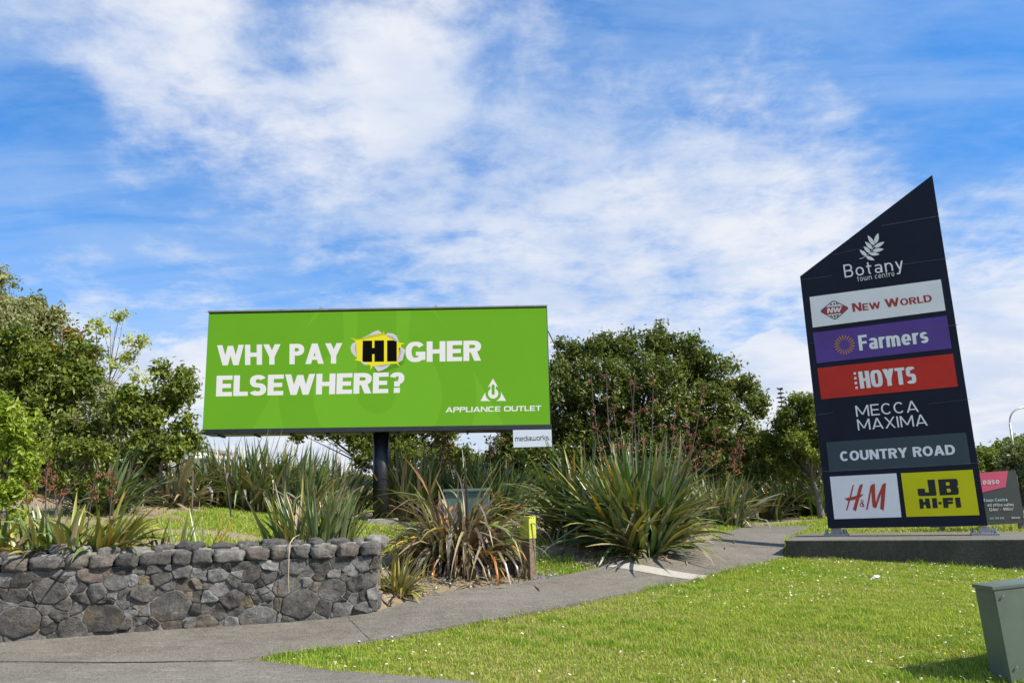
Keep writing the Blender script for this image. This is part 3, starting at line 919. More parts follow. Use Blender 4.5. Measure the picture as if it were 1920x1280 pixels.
# faint emblem over the whole screen
def emblem(X, Y, k, parts=False):
    """Arrow-triangle emblem; X,Y centre of its disc, k pixels per unit (unit = crop4 pixel)."""
    q = lambda lst: [(X + (x - 808) * k, Y + (y - 320) * k) for x, y in lst]
    head = q([(805, 80), (893, 232)] + [(808 + 128 * math.cos(R(a)), 320 + 128 * math.sin(R(a))) for a in (-56, -63, -70)] + [(845, 262), (765, 262)] + [(808 + 128 * math.cos(R(a)), 320 + 128 * math.sin(R(a))) for a in (-110, -117, -124)] + [(717, 234)])
    disc = q(circle(808, 320, 82))
    slot = q([(782, 205)] + [(807 + 25 * math.cos(R(a)), 200 + 25 * math.sin(R(a))) for a in range(180, 361, 20)] + [(832, 205), (832, 318)] + [(807 + 25 * math.cos(R(a)), 318 + 25 * math.sin(R(a))) for a in range(0, 181, 20)])
    left = q([(605, 440), (690, 290)] + [(808 + 126 * math.cos(R(a)), 320 + 126 * math.sin(R(a))) for a in range(188, 111, -8)] + [(765, 440)])
    right = q([(1015, 437), (930, 290)] + [(808 + 126 * math.cos(R(a)), 320 + 126 * math.sin(R(a))) for a in range(-8, 69, 8)] + [(860, 438)])
    return head, disc, slot, left, right
hd, ds, sl, lf, rt = emblem(*c1([(940, 505)])[0], 4.1 / (1920 / 690.0))
ws = []
for pl in (hd, ds, lf, rt):
    q = clip_poly(pl, SCRC)
    if q: ws.append(q)
BF.poly('watermark', ws, E_GREEN2, bb, 0.003)
q = clip_poly(sl, SCRC)
BF.poly('watermark', [q], E_GREEN, bb, 0.0055)

SLAB = dict(HEAVY)
BF.text('lettering', 'WHY PAY', ((407.5, 685), (641.5, 681.2), (642, 643), (407.2, 647.2)), SLAB, E_WHITE, bb)
BF.text('lettering', 'GHER', ((760.5, 679), (902, 676), (902, 638.2), (760.5, 640.8)), SLAB, E_WHITE, bb)
BF.text('lettering', 'ELSEWHERE?', ((405, 743), (757.5, 736), (758.5, 697.5), (406.5, 704.3)), SLAB, E_WHITE, bb)
c2 = crop(640, 600, 1493 / 140.0)
BF.poly('torn_hole', [c2([(640, 930), (990, 890), (1120, 870), (1240, 800), (1270, 640), (1290, 700), (1250, 850), (1180, 930), (960, 1000), (800, 1060), (690, 1040)])], E_DG, bb, 0.0075)
BF.poly('torn_hole', [c2([(185, 345), (300, 385), (420, 368), (830, 265), (850, 205), (868, 300), (1050, 400), (1160, 450), (1275, 465), (1195, 490), (1195, 540), (1125, 855), (1185, 935), (1098, 868), (1000, 872), (630, 920), (580, 1000), (588, 905), (540, 890), (395, 825), (260, 798), (312, 772), (296, 430)])], E_YEL, bb, 0.010)
BF.poly('torn_hole', [c2([(185, 345), (300, 388), (420, 372), (830, 272), (850, 205), (862, 275), (860, 296), (425, 395), (290, 405)])], E_YEL2, bb, 0.0108)
BF.poly('lettering', [c2([(428, 412), (618, 410), (618, 555), (662, 555), (662, 408), (855, 405), (855, 833), (662, 833), (662, 682), (618, 682), (618, 836), (445, 838), (420, 815)]),
                      c2([(915, 408), (1040, 404), (1110, 430), (1110, 828), (915, 830)]), c2([(1150, 555), (1175, 552), (1150, 668)])], E_BLACK, bb, 0.0116)
BF.poly('torn_paper', [c2([(400, 365), (560, 290), (640, 240), (740, 203), (815, 262)]), c2([(870, 300), (930, 258), (1040, 272), (1105, 320), (1158, 450)]), c2([(1190, 530), (1278, 598), (1225, 800), (1110, 858), (1160, 640)]),
                      c2([(650, 920), (990, 880), (910, 955), (820, 1000), (750, 1025), (715, 1012)]), c2([(385, 818), (460, 848), (545, 892), (475, 897), (430, 872)]), c2([(297, 430), (215, 475), (185, 550), (200, 630), (240, 690), (308, 752)])], E_PAPER, bb, 0.0124)
BF.poly('torn_paper', [c2([(400, 365), (560, 310), (815, 262)]), c2([(870, 300), (1030, 330), (1158, 450)]), c2([(1190, 530), (1200, 650), (1110, 858), (1160, 640)]), c2([(297, 430), (268, 560), (308, 752)]), c2([(650, 920), (820, 940), (990, 880)])], E_PAPER2, bb, 0.0145)
c4 = crop(830, 700, 1792 / 210.0)
hd, ds, sl, lf, rt = emblem(*c4([(808, 320)])[0], 210.0 / 1792)
BF.poly('emblem', [hd, ds, lf, rt], E_WHITE, bb, 0.008)
BF.poly('emblem', [sl], E_GREEN, bb, 0.0105)
WIDE = dict(tv=.24, th=.18, ws=1.5, n=4.0, sp=.10, xh=.72)
BF.text('lettering', 'APPLIANCE OUTLET', ((835.2, 773), (1014.6, 769.6), (1014.8, 760.0), (836, 763.2)), WIDE, E_WHITE, bb)
# small hanging plate with the screen owner's name
MF = BF
c5 = c4
M_PLATE = emat('glow_plate_white', lin(205, 216, 230))  # plate is no lamp; glow added so it reads bright under the beam
M_INK = pmat('black_sign_ink', (0.012, 0.012, 0.014), 0.6, 0.1)
pq4 = c4([(1137, 1178), (1752, 1160), (1740, 872), (1128, 874)])
b = MB(); b.prism([BF.p(*q, -0.02) for q in pq4], -BF.nrm * 0.08); pl = b.build('name_plate', M_PLATE, bb)
b = MB(); b.box((BF.p(*pq4[2]) + BF.p(*pq4[3])) / 2 + up * 0.03 - BF.nrm * 0.06, (BF.p(*pq4[2]) - BF.p(*pq4[3])) / 2 * 1.01, BF.nrm * 0.05, up * 0.03, 0.005); b.build('plate_bracket', M_CAP, bb)
BF.text('lettering', 'mediaworks.', c4([(1160, 1086), (1716, 1064), (1712, 975), (1158, 1000)]), dict(tv=.17, th=.16, ws=1.25, n=3.2, sp=.10, xh=.74, dotless=True), M_INK, pl, -0.014)

# ------------------------------------------------------------------ dark pylon sign on its plinth
M_NAVY = pmat('navy_sign_panel', (0.0110, 0.0135, 0.0300), 0.55, 0.12, 2.0, spec=0.2)
M_NAVY2 = pmat('sign_seam', (0.10, 0.11, 0.14), 0.5, 0.3, 4)
M_WH = pmat('white_vinyl', (0.92, 0.88, 0.90), 0.6, 0.03, 2.5, spec=0.15)
M_LET = pmat('pale_lettering', (0.90, 0.87, 0.89), 0.6, 0.03, spec=0.15)
M_RED = pmat('red_vinyl', (0.62, 0.042, 0.03), 0.6, 0.06, 2, spec=0.15); M_REDL = pmat('red_lettering', (0.42, 0.03, 0.028), 0.5, 0.05)
M_PURP = pmat('purple_vinyl', (0.13, 0.068, 0.31), 0.6, 0.06, 2, spec=0.15); M_ORG = pmat('orange_vinyl', (0.60, 0.24, 0.035), 0.5, 0.05)
M_SLATE = pmat('slate_vinyl', (0.062, 0.085, 0.10), 0.6, 0.06, 2, spec=0.15); M_YEL = pmat('yellow_vinyl', (0.72, 0.66, 0.012), 0.6, 0.04, 2, spec=0.15)
M_HMR = pmat('brush_red_vinyl', (0.48, 0.05, 0.02), 0.5, 0.05)
M_PLINTH = concrete('shaded_plinth_concrete', (0.070, 0.064, 0.055), (0.098, 0.09, 0.077), (0.040, 0.037, 0.033), (0.14, 0.13, 0.11), 0.5)  # shade on the upright sides is put into this darker colour
M_PLTOP = concrete('lit_slab_concrete', (0.13, 0.122, 0.108), (0.165, 0.155, 0.138), (0.08, 0.075, 0.066), (0.25, 0.235, 0.21), 0.4)  # paler copy for the top, with the daylight put into its colour
TP0 = at(1553, 990, 15.55)
TF = Face(TP0, TAZ)
PZT = at(1474, 1012.5, 14.6)[2]
# plinth
b = MB(); z0 = min(hz(*p) for p in PLINTH) - 0.25
nn3 = np.array([*tnrm, 0]); td3 = np.array([*tdir, 0])
pc2 = np.array([*PLINTH.mean(0), 0])
plo = empty('concrete_plinth', pc2 + up * (z0 + .25), 'long low concrete plinth with sides coloured darker as in shade beneath the navy pylon sign', 'plinth')
b.box(pc2 + up * (PZT - .012 + z0) / 2, td3 * 2.99, -nn3 * 1.29, up * (PZT - .012 - z0) / 2, 0.01); b.build('shaded_sides', M_PLINTH, plo)
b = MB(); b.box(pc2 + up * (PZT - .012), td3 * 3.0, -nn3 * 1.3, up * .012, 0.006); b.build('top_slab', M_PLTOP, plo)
tw_foot = TF.p(1700, 995) - TF.nrm * 0.15; tw_foot[2] = PZT
tw = empty('pylon_sign', tw_foot, 'tall navy shopping centre sign with slanted top and a stack of shop panels', 'sign')
TH = 0.30
b = MB(); b.prism(TF.quad([(1553, 990), (1852, 985), (1748, 328), (1500, 518)], 0), -TF.nrm * TH); b.build('sign_body', M_NAVY, tw)
seam = []
for (x0, y0), (x1, y1), w in (((1562, 478), (1645, 458), .5), ((1652, 423.5), (1760, 405), .9), ((1501, 524.5), (1560, 517), .6), ((1660, 500), (1776, 484.3), .6), ((1637, 629.5), (1795.5, 608.5), .8), ((1519, 643), (1575, 637), .5), ((1532, 777.5), (1562, 773), .6), ((1740, 757), (1820, 748), .5), ((1542, 883), (1838, 866.5), .7)):
    seam.append([(x0, y0), (x1, y1), (x1, y1 + w), (x0, y0 + w)])
TF.poly('panel_seam', seam, M_NAVY2, tw, 0.014)
# steel feet: base plate, two leg stubs, bolts
for ql, qr, mid_ in (((1546, 1005), (1589, 1004.5), 1566), ((1818, 1000), (1868, 999.5), 1846)):
    cbase = TF.p(mid_, 990) - TF.nrm * 0.15; cbase[2] = PZT
    b = MB(); b.box(cbase + up * 0.02, td3 * 0.215, nn3 * 0.19, up * 0.02, 0.004); fp = b.build('foot_plate', M_GALV, tw)
    b = MB(); zb = TF.p(mid_, 989)[2]
    b.box(cbase + up * (zb - PZT) / 2 + up * .02, td3 * 0.085, nn3 * 0.07, up * ((zb - PZT) / 2 + .0), 0.004); b.build('leg', M_GALV, tw)
    for sx in (-.17, .12, .17):
        for sy in (-.14, .14):
            b = MB(); q = cbase + td3 * sx + nn3 * sy + up * .038; b.tube([q, q + up * .035], .026, 6); b.tube([q + up * .035, q + up * .085], .012, 8); b.build('bolt', M_GALV, fp)

ct1 = crop(1480, 640, 1341 / 440.0)
PANELS = dict(grocer=[(1524, 614), (1773, 582), (1764, 524), (1518, 557)], store=[(1531.6, 681), (1784.5, 653), (1775, 591.8), (1524.3, 623.8)],
              cinema=[(1540, 748.3), (1796, 724.4), (1786.8, 663), (1532.5, 690.2)], fashion=[(1555.5, 884.4), (1820.6, 870), (1811, 810.4), (1549, 828.8)],
              brush=[(1564.6, 972.7), (1690.3, 968.9), (1680.8, 886.7), (1556, 893.3)], music=[(1699.8, 968.4), (1836.6, 965), (1823.5, 880), (1689, 886.7)])
PO = {}
for k, mt_, lb in (('grocer', M_WH, 'white panel with red lettering'), ('store', M_PURP, 'purple panel with orange sunburst'), ('cinema', M_RED, 'red panel with white lettering'), ('fashion', M_SLATE, 'slate grey panel with white lettering'),
                   ('brush', M_WH, 'white panel with red brush lettering'), ('music', M_YEL, 'yellow panel with black block lettering')):
    b = MB(); b.prism(TF.quad(PANELS[k], 0.012), -TF.nrm * 0.011); PO[k] = b.build('tenant_panel', mt_, tw); PO[k]['label'] = lb
OFF = 0.016
ROUND = dict(tv=.115, th=.105, ws=.96, n=2.2, sp=.20, xh=.66)
c3 = crop(1560, 420, 1707 / 160.0)
TF.text('lettering', 'Botany', ((1584.2, 521), (1695.5, 505.2), (1691, 480.5), (1580.8, 497)), ROUND, M_LET, tw, OFF)
TF.text('lettering', 'town centre', ((1608, 528), (1677.5, 517.6), (1676, 507.2), (1606.4, 517.6)), dict(ROUND, tv=.105, th=.095, sp=.19), M_LET, tw, OFF)
lv = []
for (bx, by), (tx, ty), kk in (((845, 430), (715, 232), .34), ((865, 395), (925, 187), .40), ((812, 506), (660, 357), .36), ((850, 472), (1050, 363), .33), ((765, 578), (633, 452), .40), ((812, 542), (1037, 506), .33), ((695, 640), (553, 523), .40), ((748, 596), (950, 611), .35), ((680, 655), (852, 727), .38)):
    L = math.hypot(tx - bx, ty - by); ux_, uy_ = (tx - bx) / L, (ty - by) / L; pl1, pl2 = [], []
    for s_ in np.linspace(0, 1, 12):
        wd = kk * L * .5 * (math.sin(math.pi * min(1, s_ ** .8)) ** .85 if 0 < s_ < 1 else 0)
        pl1.append((bx + ux_ * L * s_ - uy_ * wd, by + uy_ * L * s_ + ux_ * wd)); pl2.append((bx + ux_ * L * s_ + uy_ * wd, by + uy_ * L * s_ - ux_ * wd))
    lv.append(c3(pl1 + pl2[-2:0:-1]))
stem = [(545, 702), (600, 688), (650, 664), (700, 630), (750, 585), (795, 530), (825, 480), (845, 430), (855, 395)]
lv.append(c3([(x, y - 4) for x, y in stem] + [(x + 3, y + 5) for x, y in stem[::-1]]))
TF.poly('leaf_emblem', lv, M_LET, tw, OFF)
# grocery panel
c6 = crop(1510, 520, 1920 / 280.0)
def rdia(k, sh=0): # rounded diamond
    c = np.array([374, 422.]); pts = [np.array(q) for q in ((187, 438), (362, 295), (562, 393), (388, 550))]; out = []
    for i in range(4):
        a, bq, d = pts[i - 1], pts[i], pts[(i + 1) % 4]
        p0, p1 = bq + (a - bq) * .17, bq + (d - bq) * .17
        for t_ in np.linspace(0, 1, 6): out.append((1 - t_) ** 2 * p0 + 2 * t_ * (1 - t_) * bq + t_ ** 2 * p1)
    return [tuple(c + (q - c) * k) for q in out]
M_INKB = pmat('dark_blue_ink', (0.02, 0.025, 0.045), 0.5, 0.05)
gp = PO['grocer']
TF.poly('logo', [c6(rdia(1.02))], M_INKB, gp, OFF); TF.poly('logo', [c6(rdia(.92))], M_WH, gp, OFF + .0012)
TF.poly('logo', [c6([(312, 362), (335, 332), (350, 360)]), c6([(362, 358), (366, 318), (388, 352)]), c6([(400, 352), (392, 322), (440, 352)]), c6([(318, 492), (345, 488), (358, 522)]), c6([(358, 488), (392, 485), (386, 532)]), c6([(402, 484), (440, 478), (410, 518)])], M_INKB, gp, OFF + .0024)
TF.poly('logo', [c6([(208, 440), (222, 418), (268, 384), (500, 366), (538, 392), (532, 412), (480, 462), (275, 482)])], M_REDL, gp, OFF + .0024)
BOLD = dict(tv=.24, th=.19, ws=1.0, n=2.2, sp=.09, xh=.72)
TF.text('lettering', 'NW', c6([(284, 464), (462, 446), (468, 380), (284, 398)]), dict(BOLD, sp=.0, tv=.22), M_WH, gp, OFF + .0036)
TF.text('lettering', 'NEW WORLD', c6([(612, 446), (1632, 312), (1612, 206), (597, 336)]), dict(BOLD, tv=.22, th=.17, sp=.08, ws=1.05), M_REDL, gp, OFF, scales=[1, .8, .8, .8, 1, .8, .8, .8, .84])
# department store panel
rays = []
for k in range(20):
    a = k * 18 + 6; ca, sa = math.cos(R(a)), math.sin(R(a)); q = lambda r_, t_: (505 + r_ * ca - t_ * sa, 868 + r_ * sa * .93 + t_ * ca)
    rays.append(c6([q(64, -2), q(105, -8), q(128, -7), q(137, 0), q(128, 7), q(105, 8), q(64, 2)]))
TF.poly('sunburst', rays, M_ORG, PO['store'], OFF)
TF.text('lettering', 'Farmers', c6([(697, 942), (1588, 838), (1562, 648), (674, 748)]), dict(tv=.225, th=.165, ws=.96, n=2.3, sp=.09, xh=.74), M_LET, PO['store'], OFF)
# cinema panel
c7 = crop(1540, 660, 1745 / 300.0)
TF.text('lettering', 'HOYTS', c7([(427, 398), (1040, 338), (1018, 155), (400, 214)]), dict(tv=.25, th=.17, ws=.80, n=3.2, sp=.055, xh=.72), M_LET, PO['cinema'], OFF)
TF.poly('logo', [c7([(x - 13, y - 12), (x + 13, y - 14), (x + 14, y + 12), (x - 12, y + 14)]) for x, y in ((365, 233), (371, 285), (377, 338), (385, 388))], M_LET, PO['cinema'], OFF)
# two-line panel lettering straight on the navy body
THIN = dict(tv=.125, th=.115, ws=1.06, n=2.0, sp=.14, xh=.7)
TF.text('lettering', 'MECCA', c7([(384, 705), (1066, 650), (1046, 526), (368, 585)]), THIN, M_LET, tw, OFF)
TF.text('lettering', 'MAXIMA', c7([(402, 852), (1162, 798), (1143, 675), (386, 734)]), THIN, M_LET, tw, OFF)
TF.text('lettering', 'COUNTRY ROAD', c7([(210, 1190), (1464, 1114), (1448, 1006), (200, 1082)]), dict(tv=.235, th=.20, ws=1.02, n=2.1, sp=.075, xh=.7), M_LET, PO['fashion'], OFF)
c8 = crop(1580, 870, 1920 / 260.0)
TF.poly('lettering', [c8([(138, 292), (158, 285), (112, 470), (66, 632), (45, 642), (50, 620)]), c8([(232, 296), (255, 278), (282, 272), (262, 350), (232, 470), (185, 648), (142, 628)]), c8([(22, 475), (60, 466), (200, 432), (275, 412), (285, 420), (250, 455), (160, 490), (75, 508)]),
                      c8([(386, 298), (410, 285), (378, 470), (347, 622), (325, 630)]), c8([(388, 296), (415, 275), (447, 268), (450, 380), (462, 600), (448, 608), (414, 585)]), c8([(445, 608), (468, 598), (520, 440), (585, 285), (550, 285), (490, 430), (455, 545)]), c8([(543, 290), (570, 265), (600, 258), (585, 470), (568, 640), (520, 614)])], M_HMR, PO['brush'], OFF)
amp = []
for (cx_, cy_, rx_, ry_, t_) in ((270, 508, 20, 22, 9), (266, 560, 29, 29, 11)):
    for k in range(18):
        a0, a1 = R(k * 20), R(k * 20 + 20)
        amp.append(c8([(cx_ + (rx_ - t_) * math.cos(a0), cy_ + (ry_ - t_) * math.sin(a0)), (cx_ + rx_ * math.cos(a0), cy_ + ry_ * math.sin(a0)), (cx_ + rx_ * math.cos(a1), cy_ + ry_ * math.sin(a1)), (cx_ + (rx_ - t_) * math.cos(a1), cy_ + (ry_ - t_) * math.sin(a1))]))
amp += [c8([(252, 522), (264, 518), (303, 585), (288, 588)]), c8([(290, 552), (302, 548), (284, 588), (274, 582)])]
TF.poly('lettering', amp, M_HMR, PO['brush'], OFF, 0.00005)
jb = [[(1170, 215), (1272, 210), (1300, 418), (1288, 434), (1062, 440), (1045, 425), (1035, 338), (1135, 335), (1145, 388), (1196, 386)],
      [(1318, 210), (1565, 198), (1588, 216), (1598, 285), (1580, 306), (1604, 330), (1608, 398), (1590, 420), (1346, 430)],
      [(1055, 478), (1105, 475), (1120, 520), (1145, 518), (1137, 472), (1197, 470), (1222, 608), (1160, 610), (1150, 560), (1120, 562), (1125, 612), (1070, 614)],
      [(1235, 468), (1300, 466), (1318, 605), (1248, 607)], [(1325, 520), (1365, 518), (1370, 552), (1330, 554)],
      [(1382, 465), (1525, 460), (1528, 500), (1455, 503), (1458, 515), (1525, 512), (1528, 545), (1462, 550), (1468, 600), (1398, 604)], [(1553, 462), (1622, 458), (1643, 596), (1573, 600)]]
TF.poly('lettering', [c8(q) for q in jb], M_INK, PO['music'], OFF)
TF.poly('lettering', [c8([(1426, 250), (1470, 246), (1480, 262), (1482, 284), (1470, 293), (1432, 294)]), c8([(1440, 338), (1485, 335), (1496, 352), (1498, 372), (1488, 384), (1448, 388)])], M_YEL, PO['music'], OFF + .004)

# ------------------------------------------------------------------ leasing board behind the pylon
M_LG = pmat('charcoal_board', (0.072, 0.076, 0.078), 0.5, 0.05); M_PINK = pmat('pink_board_print', (0.72, 0.10, 0.20), 0.5, 0.04); M_CY = pmat('pale_cyan_print', (0.45, 0.70, 0.72), 0.5, 0.04); M_WP = pmat('white_print', (0.72, 0.72, 0.72), 0.5, 0.03)
M_POSTW = pmat('grey_timber', (0.20, 0.175, 0.14), 0.85, 0.3, 25, 0.3, 60, dirt=(0.07, 0.06, 0.05))
LF = Face(at(1904, 900, 17.6), R(-12))
lq = [(1745, 989), (1922.5, 980), (1904.5, 881.5), (1745, 891)]
lfoot = LF.p(1840, 985); lfoot[2] = hz(*lfoot[:2])
lb_ = empty('leasing_board', lfoot, 'charcoal and pink leasing board partly hidden by the navy pylon sign', 'sign')
b = MB(); b.prism(LF.quad(lq, 0), -LF.nrm * 0.03); b.build('board', M_LG, lb_)
for px_ in (1765, 1914):
    b = MB(); q = LF.p(px_, 960) - LF.nrm * 0.08; zg = hz(*q[:2]); zt_ = LF.p(px_, 890)[2]
    b.box(np.array([q[0], q[1], (zg - .2 + zt_) / 2]), LF.d * .05, LF.nrm * .045, up * (zt_ - zg + .2) / 2, .006); b.build('post', M_POSTW, lb_)
c9 = crop(1820, 740, 492 / 100.0)
LF.poly('pink_flag', [[(1747, 892)] + c9([(343, 699), (322, 848), (130, 893)]) + [(1747, 945)]], M_PINK, lb_, .004)
RS = dict(tv=.15, th=.135, ws=1.0, n=2.2, sp=.12, xh=.72)
LF.text('lettering', 'Lease', c9([(70, 827), (264, 820), (262, 768), (69, 775)]), RS, M_WP, lb_, .008)
LF.text('lettering', 'Town Centre', c9([(115, 985), (340, 979), (338, 950), (113, 956)]), dict(RS, tv=.17, th=.15), M_CY, lb_, .008)
LF.text('lettering', 'ed office suites', c9([(155, 1028), (396, 1023), (394, 994), (154, 999)]), RS, M_WP, lb_, .008)
LF.text('lettering', '124m² - 990m²', c9([(168, 1071), (396, 1064), (394, 1036), (166, 1043)]), RS, M_WP, lb_, .008)
LF.text('lettering', '021 709 050', c9([(178, 1146), (308, 1143), (306, 1126), (176, 1129)]), RS, M_CY, lb_, .008)
LF.text('lettering', 'dexus', c9([(376, 1140), (456, 1137), (455, 1117), (375, 1120)]), dict(RS, tv=.19), M_WP, lb_, .008)
LF.poly('pink_mark', [c9([(482, 1112), (500, 1111), (502, 1136), (484, 1137)])], M_PINK, lb_, .008)

# ------------------------------------------------------------------ stone wall: cut basalt laid in mortar, two courses of rounded coping
def voronoi(pts, wts, box):
    """Power-diagram cells (list of polygons) of pts inside box."""
    x0, y0, x1, y1 = box; cells = []
    for i, p in enumerate(pts):
        poly = [(x0, y0), (x1, y0), (x1, y1), (x0, y1)]
        d2 = ((pts - p) ** 2).sum(1); order = np.argsort(d2)[1:26]
        for j in order:
            n = pts[j] - p; k = (d2[j] + wts[i] - wts[j]) / 2
            out = []
            for a in range(len(poly)):
                P, Q = poly[a], poly[(a + 1) % len(poly)]
                sp = (P[0] - p[0]) * n[0] + (P[1] - p[1]) * n[1] - k; sq = (Q[0] - p[0]) * n[0] + (Q[1] - p[1]) * n[1] - k
                if sp <= 0: out.append(P)
                if sp * sq < 0: t_ = sp / (sp - sq); out.append((P[0] + t_ * (Q[0] - P[0]), P[1] + t_ * (Q[1] - P[1])))
            poly = out
            if len(poly) < 3: break
        cells.append(np.array(poly) if len(poly) >= 3 else None)
    return cells


def rock_faces(O, du, dv, dn, w, vb, vt, g, dens, kx=0.80, tint=1.0):
    """Stones covering the rectangle u 0..w, v between the functions vb(u) and vt; returns V, F, C."""
    hgt = vt - min(vb(0), vb(w))
    n = int(w * hgt * dens * 2.2)
    S = np.array([1.0, 1 / kx])
    P = np.c_[g.uniform(-.1, w + .1, n * 3), g.uniform(vt - hgt - .1, vt + .02, n * 3)] * S
    keep, rad = [], []
    for p in P:                                             # darts with mixed radii: big blocks and small chinking stones
        r = g.choice([.055, .11, .165, .215], p=[.34, .30, .24, .12])
        if all((p[0] - q[0]) ** 2 + (p[1] - q[1]) ** 2 > ((r + s) * .74) ** 2 for q, s in zip(keep, rad)):
            keep.append(p); rad.append(r)
    pts, wts = np.array(keep), np.array(rad) ** 2 * 1.0
    cells = voronoi(pts, wts, (0, (vt - hgt) / kx, w, vt / kx))
    V, F, C = [], [], []
    for ci, cell in enumerate(cells):
        if cell is None: continue
        c2_ = cell / S
        lo = np.array([vb(u) for u in c2_[:, 0]]) - 0.05
        c2_[:, 1] = np.maximum(c2_[:, 1], lo)
        if np.ptp(c2_[:, 1]) < .03 or np.ptp(c2_[:, 0]) < .025: continue
        ctr = c2_.mean(0)
        c2_ = np.array(c2_)
        e = np.roll(c2_, -1, 0) - c2_
        q = c2_
        for f in (.05, .17):                                 # knock the corners off
            nx_ = np.roll(q, -1, 0)
            q = np.stack([q * (1 - f) + nx_ * f, q * f + nx_ * (1 - f)], 1).reshape(-1, 2)
        m_ = 30
        ql = np.r_[q, q[:1]]; s = np.r_[0, np.cumsum(np.linalg.norm(np.diff(ql, axis=0), axis=1))]
        tt = np.linspace(0, s[-1], m_, endpoint=False)
        q = np.c_[np.interp(tt, s, ql[:, 0]), np.interp(tt, s, ql[:, 1])]
        size = math.sqrt(np.ptp(q[:, 0]) * np.ptp(q[:, 1]))
        gapm = g.uniform(.001, .0055)
        rv = q - ctr; L = np.linalg.norm(rv, axis=1, keepdims=True)
        q = ctr + rv * np.clip(1 - gapm / L, .5, 1)
        q += (wob(np.c_[q * 1.0, np.full(len(q), ci)], 20, ci, 3) * .011)[:, None] * rv / L
        dep = g.uniform(.012, .045) + size * .025
        tilt = g.normal(0, .085, 2)
        if g.random() < .6: brk = (g.uniform(0, 6.28), g.uniform(-.15, .3) * size, g.uniform(.15, .5))
        else: brk = None
        rings = [(1.0, -.03), (1.0, .74), (.984, .95), (.94, 1.0), (.78, 1.03), (.55, 1.04), (.28, 1.04)]
        base = len(V)
        base_c = np.array({0: (.050, .046, .043), 1: (.072, .068, .064), 2: (.098, .095, .092), 3: (.085, .074, .060), 4: (.125, .10, .068), 5: (.066, .054, .047), 6: (.125, .122, .118)}[int(g.choice(7, p=[.25, .34, .25, .035, .022, .033, .07]))]) * g.uniform(.75, 1.25) * tint * 1.55
        allp = []
        for k_, dk in rings:
            allp.append(np.c_[ctr + (q - ctr) * k_, np.full(len(q), dk * dep)])
        allp = np.concatenate(allp + [np.array([[ctr[0], ctr[1], dep * 1.02]])])
        rel = allp[:, :2] - ctr
        on = (allp[:, 2] > dep * .3)
        allp[:, 2] += on * (rel @ tilt)
        if brk: allp[:, 2] -= on * np.maximum(0, rel @ np.array([math.cos(brk[0]), math.sin(brk[0])]) - brk[1]) * brk[2]
        nz_ = wob(np.c_[allp[:, :2], np.full(len(allp), ci * .37)], 17, 1000 + ci, 4)
        allp[:, 2] += np.where(on, nz_ * .017, 0)
        allp[:, 2] = np.where(on, np.maximum(allp[:, 2], .014), -.03)
        cn = wob(np.c_[allp[:, :2], np.full(len(allp), 1.0)], 9, 2000 + ci, 3)
        for k in range(len(allp)):
            V.append(O + du * allp[k, 0] + dv * allp[k, 1] + dn * allp[k, 2])
            cc = base_c * (1 + .25 * cn[k])
            if cn[k] > .45 and ci % 3 == 0: cc = cc * .5 + np.array([.125, .095, .06]) * .5
            C.append(cc)
        nr = len(rings)
        for r_ in range(nr - 1):
            for k in range(m_):
                k2 = (k + 1) % m_
                F.append((base + r_ * m_ + k, base + r_ * m_ + k2, base + (r_ + 1) * m_ + k2, base + (r_ + 1) * m_ + k))
        for k in range(m_): F.append((base + (nr - 1) * m_ + k, base + (nr - 1) * m_ + (k + 1) % m_, base + nr * m_))
    return V, F, C


def boulder(c, rx, ry, rz, az, seed, rough=.14, nu=16, nv=11, sq=2.6):
    g = np.random.default_rng(seed); th_ = np.linspace(0, np.pi, nv); ph = np.linspace(0, 2 * np.pi, nu, endpoint=False)
    f = lambda x: np.sign(x) * np.abs(x) ** (2 / sq)
    T_, P_ = np.meshgrid(th_, ph, indexing='ij')
    D = np.stack([f(np.sin(T_)) * f(np.cos(P_)), f(np.sin(T_)) * f(np.sin(P_)), f(np.cos(T_))], -1).reshape(-1, 3)
    D *= (1 + rough * .8 * wob(D, 2.2, seed, 3) + rough * .55 * wob(D, 6, seed + 1, 3))[:, None]
    D *= [rx, ry, rz]
    ca, sa = math.cos(az), math.sin(az)
    V = np.c_[D[:, 0] * ca - D[:, 1] * sa, D[:, 0] * sa + D[:, 1] * ca, D[:, 2]] + np.asarray(c)
    F = [(i * nu + k, (i + 1) * nu + k, (i + 1) * nu + (k + 1) % nu, i * nu + (k + 1) % nu) for i in range(nv - 1) for k in range(nu)]
    col = np.array([[.070, .066, .063], [.088, .076, .067], [.056, .054, .053], [.100, .094, .088]][int(g.integers(4))]) * g.uniform(.85, 1.25) * 1.5
    C = col[None] * (1 + .25 * wob(D, 9, seed + 5, 2))[:, None]
    pale = wob(D, 14, seed + 9, 2) > 1.05
    C[pale] = [.24, .235, .22]
    return V, F, np.clip(C, .01, 1)


